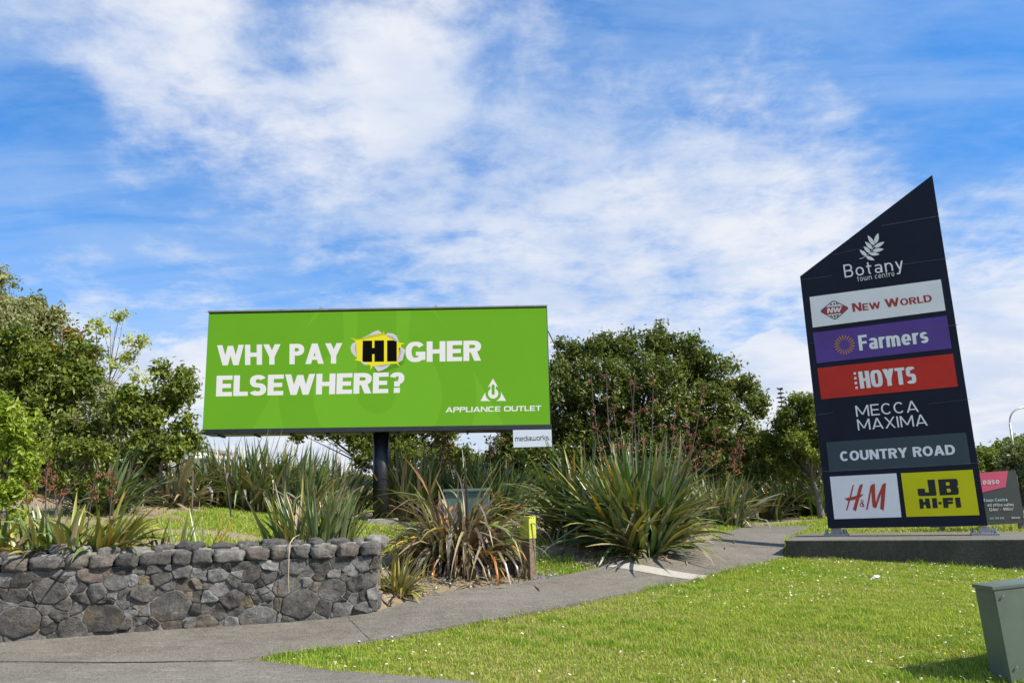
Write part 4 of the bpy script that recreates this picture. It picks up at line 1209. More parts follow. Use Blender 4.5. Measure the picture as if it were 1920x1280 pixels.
M_STONE = tintmat('basalt', 0.88, 1.0, 38, 0.3, 0.5, 16, 70)
M_COPE = tintmat('vesicular_basalt', 0.92, 1.0, 40, 0.25, 0.5, 18, 52)
M_MORTAR = pmat('lime_mortar', (0.24, 0.228, 0.21), 0.95, 0.3, 14, 0.6, 60, dirt=(0.12, 0.11, 0.10), dscale=8)
wall = empty('stone_wall', (WL[0] + wdir[0] * 2, WL[1] + wdir[1] * 2, WL[2]), 'low grey basalt stone retaining wall with two courses of rounded coping stones', 'wall')
g = np.random.default_rng(19)
EXT = 2.6                                                  # the wall runs on past the photo's left edge
O = np.array([*(WL[:2] - wdir * EXT), 0.0]); du, dn = np.array([*wdir, 0]), np.array([*wnrm, 0])
LW = WLEN + EXT
us = np.linspace(0, LW, 30); foots = np.array([hz(*(O[:2] + wdir * u + wnrm * .1)) for u in us]) + PATH_UP
vb = lambda u: float(np.interp(u, us, foots))
V, F, C = rock_faces(O, du, up, dn, LW, vb, WTOP, g, 60)
ws_ = mesh('wall_stones', V, F, M_STONE, wall, C, smooth=True)
b = MB()
WT = .5
P4 = [O + up * (vb(0) - .3), O + du * LW + up * (vb(LW) - .3), O + du * LW + up * WTOP, O + up * WTOP]
b.prism([p + dn * .009 for p in P4], -dn * WT); b.build('mortar_core', M_MORTAR, wall)
V, F, C = rock_faces(O + du * (LW + .001) + dn * 0, -dn, up, du, WT, lambda u: vb(LW) - .05, WTOP, g, 60)
mesh('end_stones', V, F, M_STONE, wall, C, smooth=True)
V, F, C = [], [], []
u, i = -.05, 0
while u < LW + .02:                                        # lower coping course, squared
    L = g.uniform(.14, .36); v_, f_, c_ = boulder(O + du * (u + L / 2) + dn * (-.060 + g.normal(0, .006)) + up * (WTOP + .068), L / 2 * .98, .125, .080 + g.normal(0, .005), math.atan2(wdir[1], wdir[0]) + g.normal(0, .03), 300 + i, .19, 26, 18, 3.8)
    o = len(V); V += list(v_); F += [tuple(k + o for k in q) for q in f_]; C += list(c_); u += L + .004; i += 1
mesh('coping_course', V, F, M_COPE, wall, C, smooth=True)
V, F, C = [], [], []
u = -.05
while u < LW - .1:                                         # upper course, rounder and set back
    L = g.uniform(.15, .36); v_, f_, c_ = boulder(O + du * (u + L / 2) + dn * (-.20 + g.normal(0, .012)) + up * (WTOP + .148 + g.normal(0, .014)), L / 2 * .94, .13, .080 + g.normal(0, .010), math.atan2(wdir[1], wdir[0]) + g.normal(0, .12), 600 + i, .24, 26, 18, 2.8)
    o = len(V); V += list(v_); F += [tuple(k + o for k in q) for q in f_]; C += list(c_); u += L + g.uniform(.0, .03); i += 1
mesh('coping_course', V, F, M_COPE, wall, C, smooth=True)
b = MB(); b.box(O + du * LW / 2 - dn * .22 + up * (WTOP + .085), du * (LW / 2 - .03), dn * .14, up * .08, .02); b.build('coping_bed', M_MORTAR, wall)
# dry strap leaf lying over the coping
M_STRAW = pmat('dry_straw', (0.42, 0.36, 0.24), 0.8, 0.15)
b = MB(); ul = (at(541, 1050, 9.85)[:2] - O[:2]) @ wdir
pts = [O + du * (ul + .13) - dn * .22 + up * (WTOP + .275), O + du * (ul + .06) - dn * .06 + up * (WTOP + .25), O + du * (ul + .01) + dn * .085 + up * (WTOP + .19), O + du * ul + dn * .11 + up * (WTOP + .05), O + du * (ul + .0) + dn * .13 + up * (WTOP - .22), O + du * (ul + .012) + dn * .12 + up * (WTOP - .38)]
V, F = [], []
for k, p in enumerate(pts):
    w_ = .009 * (1 - .12 * k); V += [p - du * w_, p + dn * .004, p + du * w_]
for k in range(len(pts) - 1):
    for s_ in (0, 1): F.append((k * 3 + s_, k * 3 + s_ + 1, k * 3 + s_ + 4, k * 3 + s_ + 3))
tag(mesh('dry_leaf', V, F, M_STRAW), 'single pale dry leaf folded over the top of the stone wall', 'leaf')

# ------------------------------------------------------------------ flax (strap-leaved clumps)
M_FLAX = leafmat('flax_leaf', 0.34, 0.16, 0.55, (1.2, 1.2, 0.5))
PAL0 = dict(olive=(.098, .138, .036), green=(.060, .108, .032), grey=(.130, .162, .090), yellow=(.27, .255, .050), gold=(.42, .25, .03), orange=(.42, .15, .025), bronze=(.12, .078, .042), purple=(.085, .060, .052), straw=(.34, .27, .165), dead=(.215, .165, .115), silver=(.24, .225, .20), deep=(.045, .070, .022))
PAL = {k: tuple(min(.6, c * (1.35 if max(v) < .2 else 1.12)) for c in v) for k, v in PAL0.items()}


def blades(base, n, L, W_, spread, droop, pal, g, crown, kink=0.0, az_c=None, az_w=None, seg=8, up0=0.06, lowdead=0.0):
    """Strap leaves springing from a crown of radius `crown`; returns vertices, faces and colours."""
    names, pr = zip(*pal.items()); pr = np.array(pr) / sum(pr)
    az = g.uniform(0, 2 * np.pi, n) if az_c is None else g.normal(az_c, az_w, n)
    q = g.random(n) ** .8
    a0 = up0 + q * spread * g.uniform(.6, 1.15, n)                    # lean from vertical at the base
    Ln = g.uniform(*L, n) * (1 - .12 * q); Wd = g.uniform(*W_, n)
    k = droop * g.uniform(.25, 1.5, n) * (.35 + q)
    kk = np.where(g.random(n) < kink, g.uniform(.7, 2.0, n), 0); kp = g.uniform(.35, .8, n)
    br = crown * np.sqrt(g.random(n)); bo = np.c_[np.cos(az + g.normal(0, .8, n)) * br, np.sin(az + g.normal(0, .8, n)) * br]
    tw = g.normal(0, .35, n)
    hx, hy = np.cos(az), np.sin(az)
    pos = np.c_[base[0] + bo[:, 0], base[1] + bo[:, 1], np.full(n, base[2] - .02)]
    ci = g.choice(len(names), n, p=pr)
    if lowdead > 0: ci = np.where((q > .72) & (g.random(n) < lowdead), g.choice([names.index(z) for z in names if z in ('dead', 'straw', 'bronze', 'silver')] or [0], n), ci)
    colr = np.array([PAL[z] for z in names])[ci] * g.uniform(.75, 1.2, (n, 1))
    tipc = np.where((g.random(n) < .16)[:, None], np.array(PAL['straw'])[None], colr * 1.1)
    V, C = [], []
    curl = g.normal(0, .42, n)
    for i in range(seg + 1):
        s = i / seg
        al = a0 + k * s ** 1.6 + kk * (1 / (1 + np.exp(-(s - kp) * 26)))
        if i:
            st = Ln / seg
            azs = az + curl * s
            hx, hy = np.cos(azs), np.sin(azs)
            pos = pos + np.c_[np.sin(al) * hx, np.sin(al) * hy, np.cos(al)] * st[:, None]
        prof = (.55 + .45 * min(1, s / .25)) * (1 if s < .45 else max(0.03, (1 - ((s - .45) / .55) ** 1.7)))
        w_ = Wd * prof / 2
        t_ = tw * (.3 + s)
        side = np.c_[-hy * np.cos(t_), hx * np.cos(t_), np.sin(t_)]
        nrm = np.c_[-np.cos(al) * hx, -np.cos(al) * hy, np.sin(al)]
        fold = (.55 - .35 * s)
        wob_ = (.10 * np.sin(s * 9 + az * 3) * w_)[:, None]
        V += [pos - side * w_[:, None] + nrm * (w_ * fold)[:, None] + nrm * wob_, pos, pos + side * w_[:, None] + nrm * (w_ * fold)[:, None] - nrm * wob_]
        cc = colr * (1 - s ** 3) + tipc * s ** 3
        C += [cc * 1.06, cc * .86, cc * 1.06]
    V = np.stack(V, 1).reshape(-1, 3); C = np.stack(C, 1).reshape(-1, 3)
    m_ = 3 * (seg + 1); o = (np.arange(n) * m_)[:, None]; F = []
    for i in range(seg):
        for s_ in (0, 1): F.append(o + np.array([i * 3 + s_, i * 3 + s_ + 1, (i + 1) * 3 + s_ + 1, (i + 1) * 3 + s_]))
    F = np.concatenate(F, 0)
    zmin = height(V[:, :2]) + .012
    V[:, 2] = np.maximum(V[:, 2], zmin + .004 * g.random(len(V)))
    return V, F, C


def flower_stalk(base, top, g, col=(.30, .085, .060), podn=9, part=.5, pr=.010, rad=.012):
    """Tall stem whose upper part carries alternate side shoots with clusters of pods."""
    b = MB(); base, top = np.asarray(base, float), np.asarray(top, float)
    L = np.linalg.norm(top - base); bend = g.normal(0, .05, 2) * L
    ctl = lambda s: base + (top - base) * s + np.array([bend[0], bend[1], 0]) * math.sin(s * 2.6) * .5
    b.tube([ctl(s) for s in np.linspace(0, 1, 7)], list(np.linspace(rad, rad * .45, 7)), 6, col=(.085, .062, .050))
    az = g.uniform(0, 6.28)
    ns = int(podn)
    for j in range(ns):
        s = 1 - part * (j + .3) / ns; p = ctl(s); az += 2.6 + g.normal(0, .4)
        ln = (.10 + .24 * (1 - s) / part) * g.uniform(.75, 1.25) * L / 2.6
        d = np.array([math.cos(az), math.sin(az), .38 + g.normal(0, .12)]); q = p + d * ln
        b.tube([p, q], [.007, .004], 4, col=(.12, .065, .05))
        for c_ in range(int(g.integers(9, 16))):
            pp = p + d * ln * g.uniform(.35, 1.1) + g.normal(0, .022, 3); dd = np.array([g.normal(0, .6) + d[0] * .5, g.normal(0, .6) + d[1] * .5, .8]); dd /= np.linalg.norm(dd); pl_ = g.uniform(.03, .065)
            cc = np.array(col) * g.uniform(.6, 1.4)
            b.tube([pp - dd * pl_ * .5, pp, pp + dd * pl_ * .6], [.003, pr * g.uniform(.6, 1.0), .002], 4, col=tuple(cc))
    return b


M_STALK = tintmat('flower_stalk', 0.7, 0, 60, 0.3, 0.2, 20)


def flax(base, label, sets, seed, stalks=(), name='flax_bush', group=None):
    g = np.random.default_rng(seed)
    base = np.asarray(base, float)
    root = empty(name, base, label, 'flax bush', group)
    Vs, Fs, Cs, o = [], [], [], 0
    for st in sets:
        off_ = st.pop('off', (0, 0)); bb_ = np.array([base[0] + off_[0], base[1] + off_[1], 0]); bb_[2] = hz(*bb_[:2]); n_ = st.pop('n')
        v, f, c = blades(bb_, n_, g=g, **st)
        Vs.append(v); Fs.append(f + o); Cs.append(c); o += len(v)
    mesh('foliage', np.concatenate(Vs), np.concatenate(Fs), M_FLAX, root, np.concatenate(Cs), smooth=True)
    for sk in stalks:
        bs, tp, kw = sk
        flower_stalk(bs, tp, g, **kw).build('flower_stalk', M_STALK, root)
    return root


GREENP = dict(olive=5, green=4, grey=4, yellow=2.2, gold=.35, straw=.5, deep=2)
# bronze clump beside the path
bz = gpt(856, 1072)
flax(bz, 'drooping bronze and straw coloured flax bush on bare sand beside the yellow topped post', [
    dict(n=250, L=(1.35, 2.15), W_=(.035, .066), spread=1.02, droop=2.7, pal=dict(bronze=7, purple=4, dead=4, olive=1.8, silver=2.4, gold=1.2, orange=1.1, straw=2.2, yellow=1.2), crown=.30, kink=.5),
    dict(n=140, L=(1.3, 1.95), W_=(.035, .062), spread=.6, droop=2.2, pal=dict(bronze=6, olive=1.6, silver=2, purple=3, gold=.8, yellow=1), crown=.24, kink=.35),
    dict(n=200, L=(.7, 1.45), W_=(.03, .055), spread=1.25, droop=1.3, pal=dict(dead=4, straw=2.5, bronze=3, silver=2, purple=2, orange=.8), crown=.28, kink=.3)], 101)
# low flax spilling out at the wall's end
fe = np.array([*(WR[:2] + wdir * .35 - wnrm * .55), 0]); fe[2] = hz(*fe[:2])
flax(fe, 'low sprawling yellow green flax bush spilling out past the end of the stone wall', [
    dict(n=55, L=(.35, .72), W_=(.028, .045), spread=1.25, droop=1.0, pal=dict(yellow=4, olive=3, straw=2, dead=2, gold=.5), crown=.14, kink=.2),
    dict(n=22, L=(.5, .8), W_=(.028, .042), spread=1.2, droop=1.1, pal=dict(yellow=3, olive=3, straw=1), crown=.1, az_c=-.6, az_w=.5)], 102)
# clump behind the wall, centre
fc = np.array([*(at(572, 1000, 10.75)[:2]), 0]); fc[2] = hz(*fc[:2])
flax(fc, 'upright green and yellow flax bush rising behind the middle of the stone wall', [
    dict(n=105, L=(.75, 1.15), W_=(.038, .062), spread=.72, droop=.32, pal=dict(olive=5, yellow=3, grey=3, green=2, straw=.8, bronze=.3), crown=.42),
    dict(n=66, L=(.75, 1.12), W_=(.038, .058), spread=.5, droop=.25, pal=dict(olive=5, yellow=3, grey=3, straw=.6), crown=.24, off=(.30, .05)),
    dict(n=24, L=(.6, .95), W_=(.03, .05), spread=1.15, droop=.5, pal=dict(olive=3, straw=2, yellow=2, dead=1), crown=.4)], 103)
# clump behind the wall, left, with rusty flower stalks
fl = np.array([*(at(110, 1010, 9.75)[:2]), 0]); fl[2] = hz(*fl[:2])
sk = []
for (x0, y0, x1, y1, Y_, rf) in ((100, 1000, 97, 865, 9.9, 1), (130, 1000, 95, 880, 10.0, 1), (160, 1000, 182, 880, 10.3, 1), (205, 990, 216, 885, 10.4, 1), (60, 1000, 40, 900, 9.8, 0)):
    p0, p1 = at(x0, y0, Y_), at(x1, y1, Y_); p0[2] = hz(*p0[:2]); sk.append((p0, p1, dict(podn=5 if rf else 2, part=.45, col=(.19, .075, .032), pr=.010)))
flax(fl, 'broad arching yellow green flax bush behind the left end of the stone wall', [
    dict(n=130, L=(.5, .95), W_=(.05, .08), spread=1.0, droop=1.1, pal=dict(olive=5, yellow=4.5, green=1.5, gold=.25, straw=1), crown=.4, kink=.12),
    dict(n=90, L=(.65, 1.05), W_=(.05, .075), spread=1.15, droop=1.1, pal=dict(yellow=4, olive=4, gold=.3, straw=.8), crown=.2, off=(.45, .05), az_c=.1, az_w=.8, kink=.1),
    dict(n=60, L=(.5, .85), W_=(.045, .065), spread=1.0, droop=.7, pal=dict(olive=4, yellow=3, straw=2), crown=.3, off=(-.75, -.05)),
    dict(n=40, L=(.4, .8), W_=(.03, .05), spread=1.3, droop=1.0, pal=dict(straw=3, dead=2, olive=2), crown=.4)], 104, sk)
# sparse young blades between them
fy = np.array([*(at(335, 1005, 10.05)[:2]), 0]); fy[2] = hz(*fy[:2])
flax(fy, 'sparse young flax of a few upright blades behind the wall', [
    dict(n=7, L=(.5, .85), W_=(.03, .05), spread=.45, droop=.3, pal=dict(olive=3, yellow=2, grey=2), crown=.12, kink=.2),
    dict(n=7, L=(.45, .8), W_=(.03, .05), spread=.5, droop=.3, pal=dict(olive=3, yellow=1, orange=1), crown=.12, off=(.32, .05)),
    dict(n=5, L=(.4, .6), W_=(.03, .05), spread=.5, droop=.3, pal=dict(olive=3, yellow=1), crown=.1, off=(-.25, .0))], 105)
# great green clump beside the path, with red flower stalks
fg = gpt(1200, 1040)
sk = []
for (x1, y1, x0) in ((1113, 700, 1160), (1142, 700, 1165), (1176, 712, 1190), (1200, 700, 1200), (1224, 700, 1210), (1268, 760, 1235), (1292, 795, 1240), (1312, 730, 1240), (1148, 770, 1170), (1205, 760, 1200)):
    p1 = at(x1, y1, 14.9 + rng.uniform(-.4, .5)); p0 = at(x0, 940, 14.6); p0[2] = hz(*p0[:2]); sk.append((p0, p1, dict(podn=8 if rng.random() < .7 else 3, part=.6, col=(.28, .10, .072), pr=.012, rad=.016)))
flax(fg, 'large green flax bush with tall red flower stalks beside the concrete path', [
    dict(n=300, L=(1.4, 2.35), W_=(.06, .10), spread=.72, droop=.55, kink=.07, pal=dict(green=4, olive=6, grey=5, deep=1.5, yellow=3, gold=.3), crown=.46, off=(.05, .55)),
    dict(n=200, L=(1.2, 1.95), W_=(.06, .095), spread=1.0, droop=.75, pal=dict(GREENP, silver=2), crown=.40, off=(.0, .25), lowdead=.2),
    dict(n=130, L=(1.0, 1.7), W_=(.06, .095), spread=1.25, droop=.55, pal=dict(olive=4, grey=4, yellow=2, gold=.5, straw=1.2, green=2), crown=.32, az_c=-1.5, az_w=1.2, lowdead=.3),
    dict(n=90, L=(1.0, 1.55), W_=(.06, .095), spread=1.1, droop=.5, pal=dict(olive=4, grey=5, yellow=2, straw=1.2, gold=.3), crown=.3, off=(.2, .6), az_c=.2, az_w=.8),
    dict(n=22, L=(.5, .8), W_=(.045, .065), spread=1.3, droop=.8, pal=dict(yellow=3, grey=3, gold=.8, straw=2), crown=.15, off=(-.02, -.05), az_c=-1.57, az_w=.7)], 106, sk)
fh = at(1100, 990, 15.6); fh[2] = hz(*fh[:2])
flax(fh, 'arching dark green flax bush with orange dead leaves left of the red stalked one', [
    dict(n=230, L=(1.4, 2.3), W_=(.06, .095), spread=.85, droop=1.15, pal=dict(green=5, deep=2, olive=5, yellow=2.4, gold=.35, straw=.6), crown=.5, kink=.12),
    dict(n=90, L=(1.0, 1.8), W_=(.05, .075), spread=1.15, droop=.9, pal=dict(deep=4, olive=3, straw=2, dead=2, gold=.4), crown=.5, az_c=3.4, az_w=1.2, kink=.2, lowdead=.5)], 107)
FARP = dict(grey=5, olive=4, green=4, yellow=1.6, silver=1.4, straw=1, dead=.6)
fars = [(455, 930, 19.0, 'wide grey green flax bush under the left half of the billboard', 260, (1.25, 2.0), .95, .5, .9), (540, 935, 19.1, 'tall dense flax bush under the billboard left of its pole', 270, (1.25, 1.95), .6, .3, .95), (632, 935, 21.4, 'flax bush with bent leaves directly left of the billboard pole', 170, (1.2, 1.9), .8, .6, .55),
        (770, 920, 21.5, 'upright grey flax bush directly right of the billboard pole', 190, (1.5, 2.4), .55, .35, .5), (870, 930, 22.0, 'dark flax bush behind the green plastic bin', 150, (1.3, 2.1), .75, .5, .6), (935, 940, 21.0, 'shaded dark green flax bush under the right end of the billboard', 110, (1.2, 1.9), .85, .5, .5),
        (320, 915, 17.5, 'collapsed pale flax bush with dry leaves beneath the round tree', 130, (.9, 1.6), 1.2, .7, .5), (200, 930, 15.0, 'shaded flax bush at the foot of the left trees', 90, (.8, 1.4), 1.0, .7, .4),
        (1345, 965, 22.0, 'grey flax bush right of the red stalked one beside the path', 150, (1.1, 1.8), 1.0, .6, .6), (1415, 965, 25.0, 'yellowish flax bush at the far bend of the path', 120, (1.0, 1.7), 1.0, .6, .6), (1490, 960, 26.5, 'upright dark flax bush below the small tree left of the navy sign', 140, (1.2, 2.0), .8, .4, .6), (1545, 955, 26.0, 'dark flax bush behind the left edge of the navy sign', 110, (1.2, 1.9), .8, .4, .6)]
for i, (x, y, Y_, lb, n, Lr, sp, dr, cr) in enumerate(fars):
    q = at(x, y, Y_); q[2] = hz(*q[:2])
    pal = dict(FARP) if i not in (4, 5, 7, 10, 11) else dict(deep=5, green=4, olive=2, grey=1.5)
    if i in (6,): pal = dict(straw=4, silver=3, grey=3, olive=3, dead=2)
    if i == 9: pal = dict(yellow=3, olive=4, grey=2, gold=.5, straw=1.5)
    st_ = []
    gg = np.random.default_rng(900 + i)
    if i in (3, 4, 8):
        for k in range(5):
            dxk = gg.uniform(-.8, .8); st_.append((q + np.array([dxk * .4, 0, 0]), q + np.array([dxk * 1.4, gg.uniform(-.3, .3), gg.uniform(1.9, 2.7)]), dict(podn=10, part=.45, col=(.26, .09, .05), pr=.014)))
    flax(q, lb, [dict(n=int(n * 1.5), L=Lr, W_=(.05, .085), spread=sp, droop=dr, pal=pal, crown=cr, kink=.08, lowdead=.35), dict(n=n // 2, L=(Lr[0] * .7, Lr[1] * .8), W_=(.045, .08), spread=1.3, droop=.5, pal=dict(dead=3, straw=2, silver=2, olive=2, bronze=1), crown=cr)], 200 + i, st_, group='flax bushes planted on the bank')

# ------------------------------------------------------------------ trees: tapered trunk and limbs, crowns of many leaf-sized faces
M_LEAF = leafmat('tree_leaf', 0.45, 0.32, 0.4)
M_BARK = tintmat('bark', 0.9, 0.8, 30, 0.2, 0.4, 14)
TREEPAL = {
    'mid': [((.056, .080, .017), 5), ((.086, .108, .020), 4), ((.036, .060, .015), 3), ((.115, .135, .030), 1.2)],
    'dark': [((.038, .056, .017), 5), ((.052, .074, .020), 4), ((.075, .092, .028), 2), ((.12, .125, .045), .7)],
    'greygreen': [((.125, .140, .095), 5), ((.090, .105, .062), 4), ((.19, .20, .15), 2.6), ((.05, .065, .03), 2)],
    'lime': [((.105, .150, .020), 5), ((.070, .115, .016), 4), ((.15, .18, .03), 2)],
    'pale': [((.165, .195, .050), 5), ((.21, .225, .075), 3), ((.11, .145, .032), 2)],
    'brown': [((.115, .085, .030), 4), ((.08, .085, .022), 3), ((.14, .10, .045), 2)],
    'rust': [((.105, .110, .030), 4), ((.20, .075, .045), 2), ((.15, .14, .05), 3)],
    'grey': [((.085, .105, .060), 5), ((.060, .078, .042), 4), ((.12, .14, .085), 2)],
}


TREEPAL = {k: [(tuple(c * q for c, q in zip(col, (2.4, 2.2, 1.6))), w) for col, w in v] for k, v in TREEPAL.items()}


def crown(lobes, g, leaf, fill=1.0):
    """lobes: (centre, radii, palette, density). Leaves gather in twig clusters, thick near the outside, with gaps between."""
    Vs, Cs, n_tot = [], [], 0
    for c, r, pal, dens in lobes:
        c, r = np.asarray(c, float), np.asarray(r, float)
        area = 4 * np.pi * ((r[0] * r[1]) ** 1.6 / 3 + (r[0] * r[2]) ** 1.6 / 3 + (r[1] * r[2]) ** 1.6 / 3) ** (1 / 1.6)
        ncl = max(8, int(area * 28 * dens))
        npf = max(5, int(ncl / g.uniform(12, 16)))                       # foliage gathers in rounded puffs on the ends of the limbs
        E = g.normal(size=(npf, 3)); E /= np.linalg.norm(E, axis=1, keepdims=True)
        E[:, 2] = np.where(E[:, 2] < -.55, -E[:, 2], E[:, 2])
        lump = 1 + .13 * wob(E, 3.2, int(g.integers(1e6)), 2)
        prd = np.clip(g.normal(.29, .07, npf), .15, .44)                 # puff radius as a share of the lobe
        PC = c + E * (np.where(g.random(npf) < .8, g.uniform(.70, .92, npf), g.uniform(.3, .7, npf)) * lump)[:, None] * r
        pr_ = prd[:, None] * (np.array(r) * .55 + np.mean(r) * .45)
        pw = g.integers(0, npf, ncl)
        D = g.normal(size=(ncl, 3)) + E[pw] * .75 + np.array([0, 0, .35]); D /= np.linalg.norm(D, axis=1, keepdims=True)
        P = PC[pw] + D * (np.where(g.random(ncl) < .78, g.uniform(.72, 1.06, ncl), g.uniform(.2, .8, ncl)) * (1 + .14 * wob(D, 5, int(g.integers(1e6)), 2)))[:, None] * pr_[pw]
        csz = g.uniform(.10, .22, ncl) * (leaf / .13) ** .7
        nl = g.integers(11, 22, ncl)
        own = np.repeat(np.arange(ncl), nl); n = len(own)
        # leaves fan out along the twig, which points outwards and a little up
        tdir_ = D * .8 + np.array([0, 0, .35]) + g.normal(0, .45, (ncl, 3)); tdir_ /= np.linalg.norm(tdir_, axis=1, keepdims=True)
        s = g.normal(0, .55, n)
        pos = P[own] + tdir_[own] * (s * csz[own])[:, None] + g.normal(0, .42, (n, 3)) * csz[own][:, None]
        ax = tdir_[own] * .5 + g.normal(0, .75, (n, 3)); ax[:, 2] -= .12; ax /= np.linalg.norm(ax, axis=1, keepdims=True)
        nm = D[own] * .55 + np.array([0, 0, .55]) + g.normal(0, .55, (n, 3)); nm -= ax * (nm * ax).sum(1, keepdims=True); nm /= np.linalg.norm(nm, axis=1, keepdims=True)
        sd = np.cross(ax, nm)
        l = leaf * .84 * g.uniform(.65, 1.45, n); w_ = l * g.uniform(.42, .60, n)
        L_, W2 = l[:, None], w_[:, None] / 2
        v0 = pos - ax * L_ * .5; v2 = pos + ax * L_ * .5 - nm * L_ * .10
        v1 = pos + sd * W2 + nm * L_ * .07 - ax * L_ * .05; v3 = pos - sd * W2 + nm * L_ * .07 - ax * L_ * .05
        Vs.append(np.stack([v0, v1, v2, v3], 1).reshape(-1, 3))
        cols, pr = zip(*TREEPAL[pal]); pr = np.array(pr) / sum(pr)
        ccl = (np.array(cols)[g.choice(len(cols), npf, p=pr)][pw] + np.array(cols)[g.choice(len(cols), ncl, p=pr)]) / 2; cl = np.array(cols)[g.choice(len(cols), n, p=pr)]
        col = (ccl[own] * .6 + cl * .4) * g.uniform(.75, 1.25, (n, 1))
        Cs.append(np.repeat(col, 4, 0)); n_tot += n
    V, C = np.concatenate(Vs), np.concatenate(Cs)
    return V, np.arange(len(V)).reshape(-1, 4), C


def tree(name, label, cat, foot, lobes, pal, leaf, seed, trunk_r=.12, trunk_to=None, dens=1.0, bark=(.10, .085, .065), group=None, limbs=True):
    """lobes in photo pixels: (px, py, Y, rx, ry[, palette[, density]]); foot is a ground point."""
    g = np.random.default_rng(seed)
    root = empty(name, foot, label, cat, group)
    LB = []
    for lb in lobes:
        px_, py_, Y_, rx_, ry_ = lb[:5]
        c = at(px_, py_, Y_); k = Y_ / FPX
        LB.append((c, (rx_ * k, (rx_ * .6 + ry_ * .35) * k, ry_ * k), lb[5] if len(lb) > 5 else pal, (lb[6] if len(lb) > 6 else 1.0) * dens))
    V, F, C = crown(LB, g, leaf)
    V[:, 2] = np.maximum(V[:, 2], height(V[:, :2]) + .02)
    b = MB()
    foot = np.asarray(foot, float)
    top = np.array(trunk_to if trunk_to is not None else np.mean([l[0] for l in LB], 0), float)
    mid = foot + (top - foot) * .5 + np.array([g.normal(0, .08), g.normal(0, .08), 0]) * (top[2] - foot[2])
    bez = lambda s: foot * (1 - s) ** 2 + 2 * s * (1 - s) * mid + top * s ** 2
    pts = [bez(s) + (np.array([0, 0, -.1]) if s == 0 else 0) for s in np.linspace(0, 1, 8)]
    b.tube(pts, [trunk_r * (1.35 if k == 0 else 1.05 - .8 * k / 7) for k in range(8)], 9, col=bark)
    if limbs:
        for c, r, *_ in LB:
            s0 = g.uniform(.3, .75); p0 = bez(s0); p1 = np.asarray(c) + g.normal(0, .15, 3) * r
            for t_ in range(3):
                q1 = p1 if t_ == 0 else np.asarray(c) + g.normal(0, .55, 3) * r
                m2 = (p0 + q1) / 2 + np.array([0, 0, -.08]) * np.linalg.norm(q1 - p0) + g.normal(0, .06, 3) * np.linalg.norm(q1 - p0)
                rr = trunk_r * (.5 if t_ == 0 else .26)
                b.tube([p0 * (1 - s) ** 2 + 2 * s * (1 - s) * m2 + q1 * s ** 2 for s in np.linspace(0, 1, 6)], list(np.linspace(rr, rr * .25, 6)), 6, col=bark)
    b.build('trunk', M_BARK, root, smooth=True)
    mesh('crown', V, F, M_LEAF, root, C)
    return root


def gp_(px, py, Y):
    p = at(px, py, Y); p[2] = hz(*p[:2]); return p


tree('broadleaf_tree', 'tall grey green leaved tree at the left edge of the photo', 'tree', gp_(-30, 930, 21.5), [
    (18, 607, 21.5, 58, 66), (-70, 600, 21.5, 105, 90), (-210, 620, 21.5, 120, 110), (-170, 760, 21, 140, 110), (60, 640, 21, 55, 60), (-40, 660, 20.8, 120, 90), (95, 615, 21.3, 28, 32), (40, 700, 20.5, 80, 50)], 'greygreen', .135, 401, .22, dens=1.0)
tree('broadleaf_tree', 'bushy mid green tree with a browned top in front of the grey green one', 'tree', gp_(95, 945, 19), [
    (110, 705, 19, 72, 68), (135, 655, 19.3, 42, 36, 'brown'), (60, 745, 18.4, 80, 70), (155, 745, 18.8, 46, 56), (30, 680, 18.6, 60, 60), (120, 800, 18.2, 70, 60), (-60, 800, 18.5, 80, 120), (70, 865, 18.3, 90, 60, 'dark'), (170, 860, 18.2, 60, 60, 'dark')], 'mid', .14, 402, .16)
tree('silver_shrub', 'grey leaved shrub tucked between the two green trees', 'shrub', gp_(190, 940, 18), [(190, 765, 17.9, 34, 46), (205, 800, 17.9, 30, 36), (165, 790, 17.9, 28, 36)], 'greygreen', .10, 403, .06)
tree('slender_tree', 'thin pale yellow green young tree with see through crown above the shrubs', 'tree', gp_(222, 930, 24), [
    (228, 602, 24, 17, 18, 'pale', .42), (200, 625, 24, 26, 14, 'pale', .26), (240, 645, 24, 24, 20, 'pale', .22), (272, 645, 24, 12, 10, 'pale', .4), (228, 692, 24, 24, 24, 'pale', .24), (180, 612, 24, 14, 12, 'pale', .28), (256, 712, 24, 24, 12, 'pale', .3), (250, 675, 24, 20, 12, 'pale', .2)], 'pale', .125, 404, .04, trunk_to=at(222, 600, 24), bark=(.22, .20, .16))
tree('broadleaf_tree', 'round mid green tree standing left of the billboard with visible trunk', 'tree', gp_(249, 946, 17.2), [
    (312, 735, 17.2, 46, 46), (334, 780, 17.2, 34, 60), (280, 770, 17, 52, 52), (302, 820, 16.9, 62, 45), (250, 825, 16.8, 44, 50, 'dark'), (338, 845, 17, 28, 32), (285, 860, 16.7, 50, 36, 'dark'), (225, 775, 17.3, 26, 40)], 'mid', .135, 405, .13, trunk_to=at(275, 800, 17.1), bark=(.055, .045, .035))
tree('maple_tree', 'bright lime green leafy young maple at the left edge', 'tree', gp_(-10, 1000, 12.6), [
    (5, 790, 12.6, 40, 50), (-40, 850, 12.6, 70, 90), (22, 850, 12.4, 34, 46), (15, 915, 12.3, 42, 50), (35, 800, 12.7, 22, 26), (-10, 960, 12.2, 44, 40), (50, 880, 12.5, 18, 30)], 'lime', .115, 406, .06)
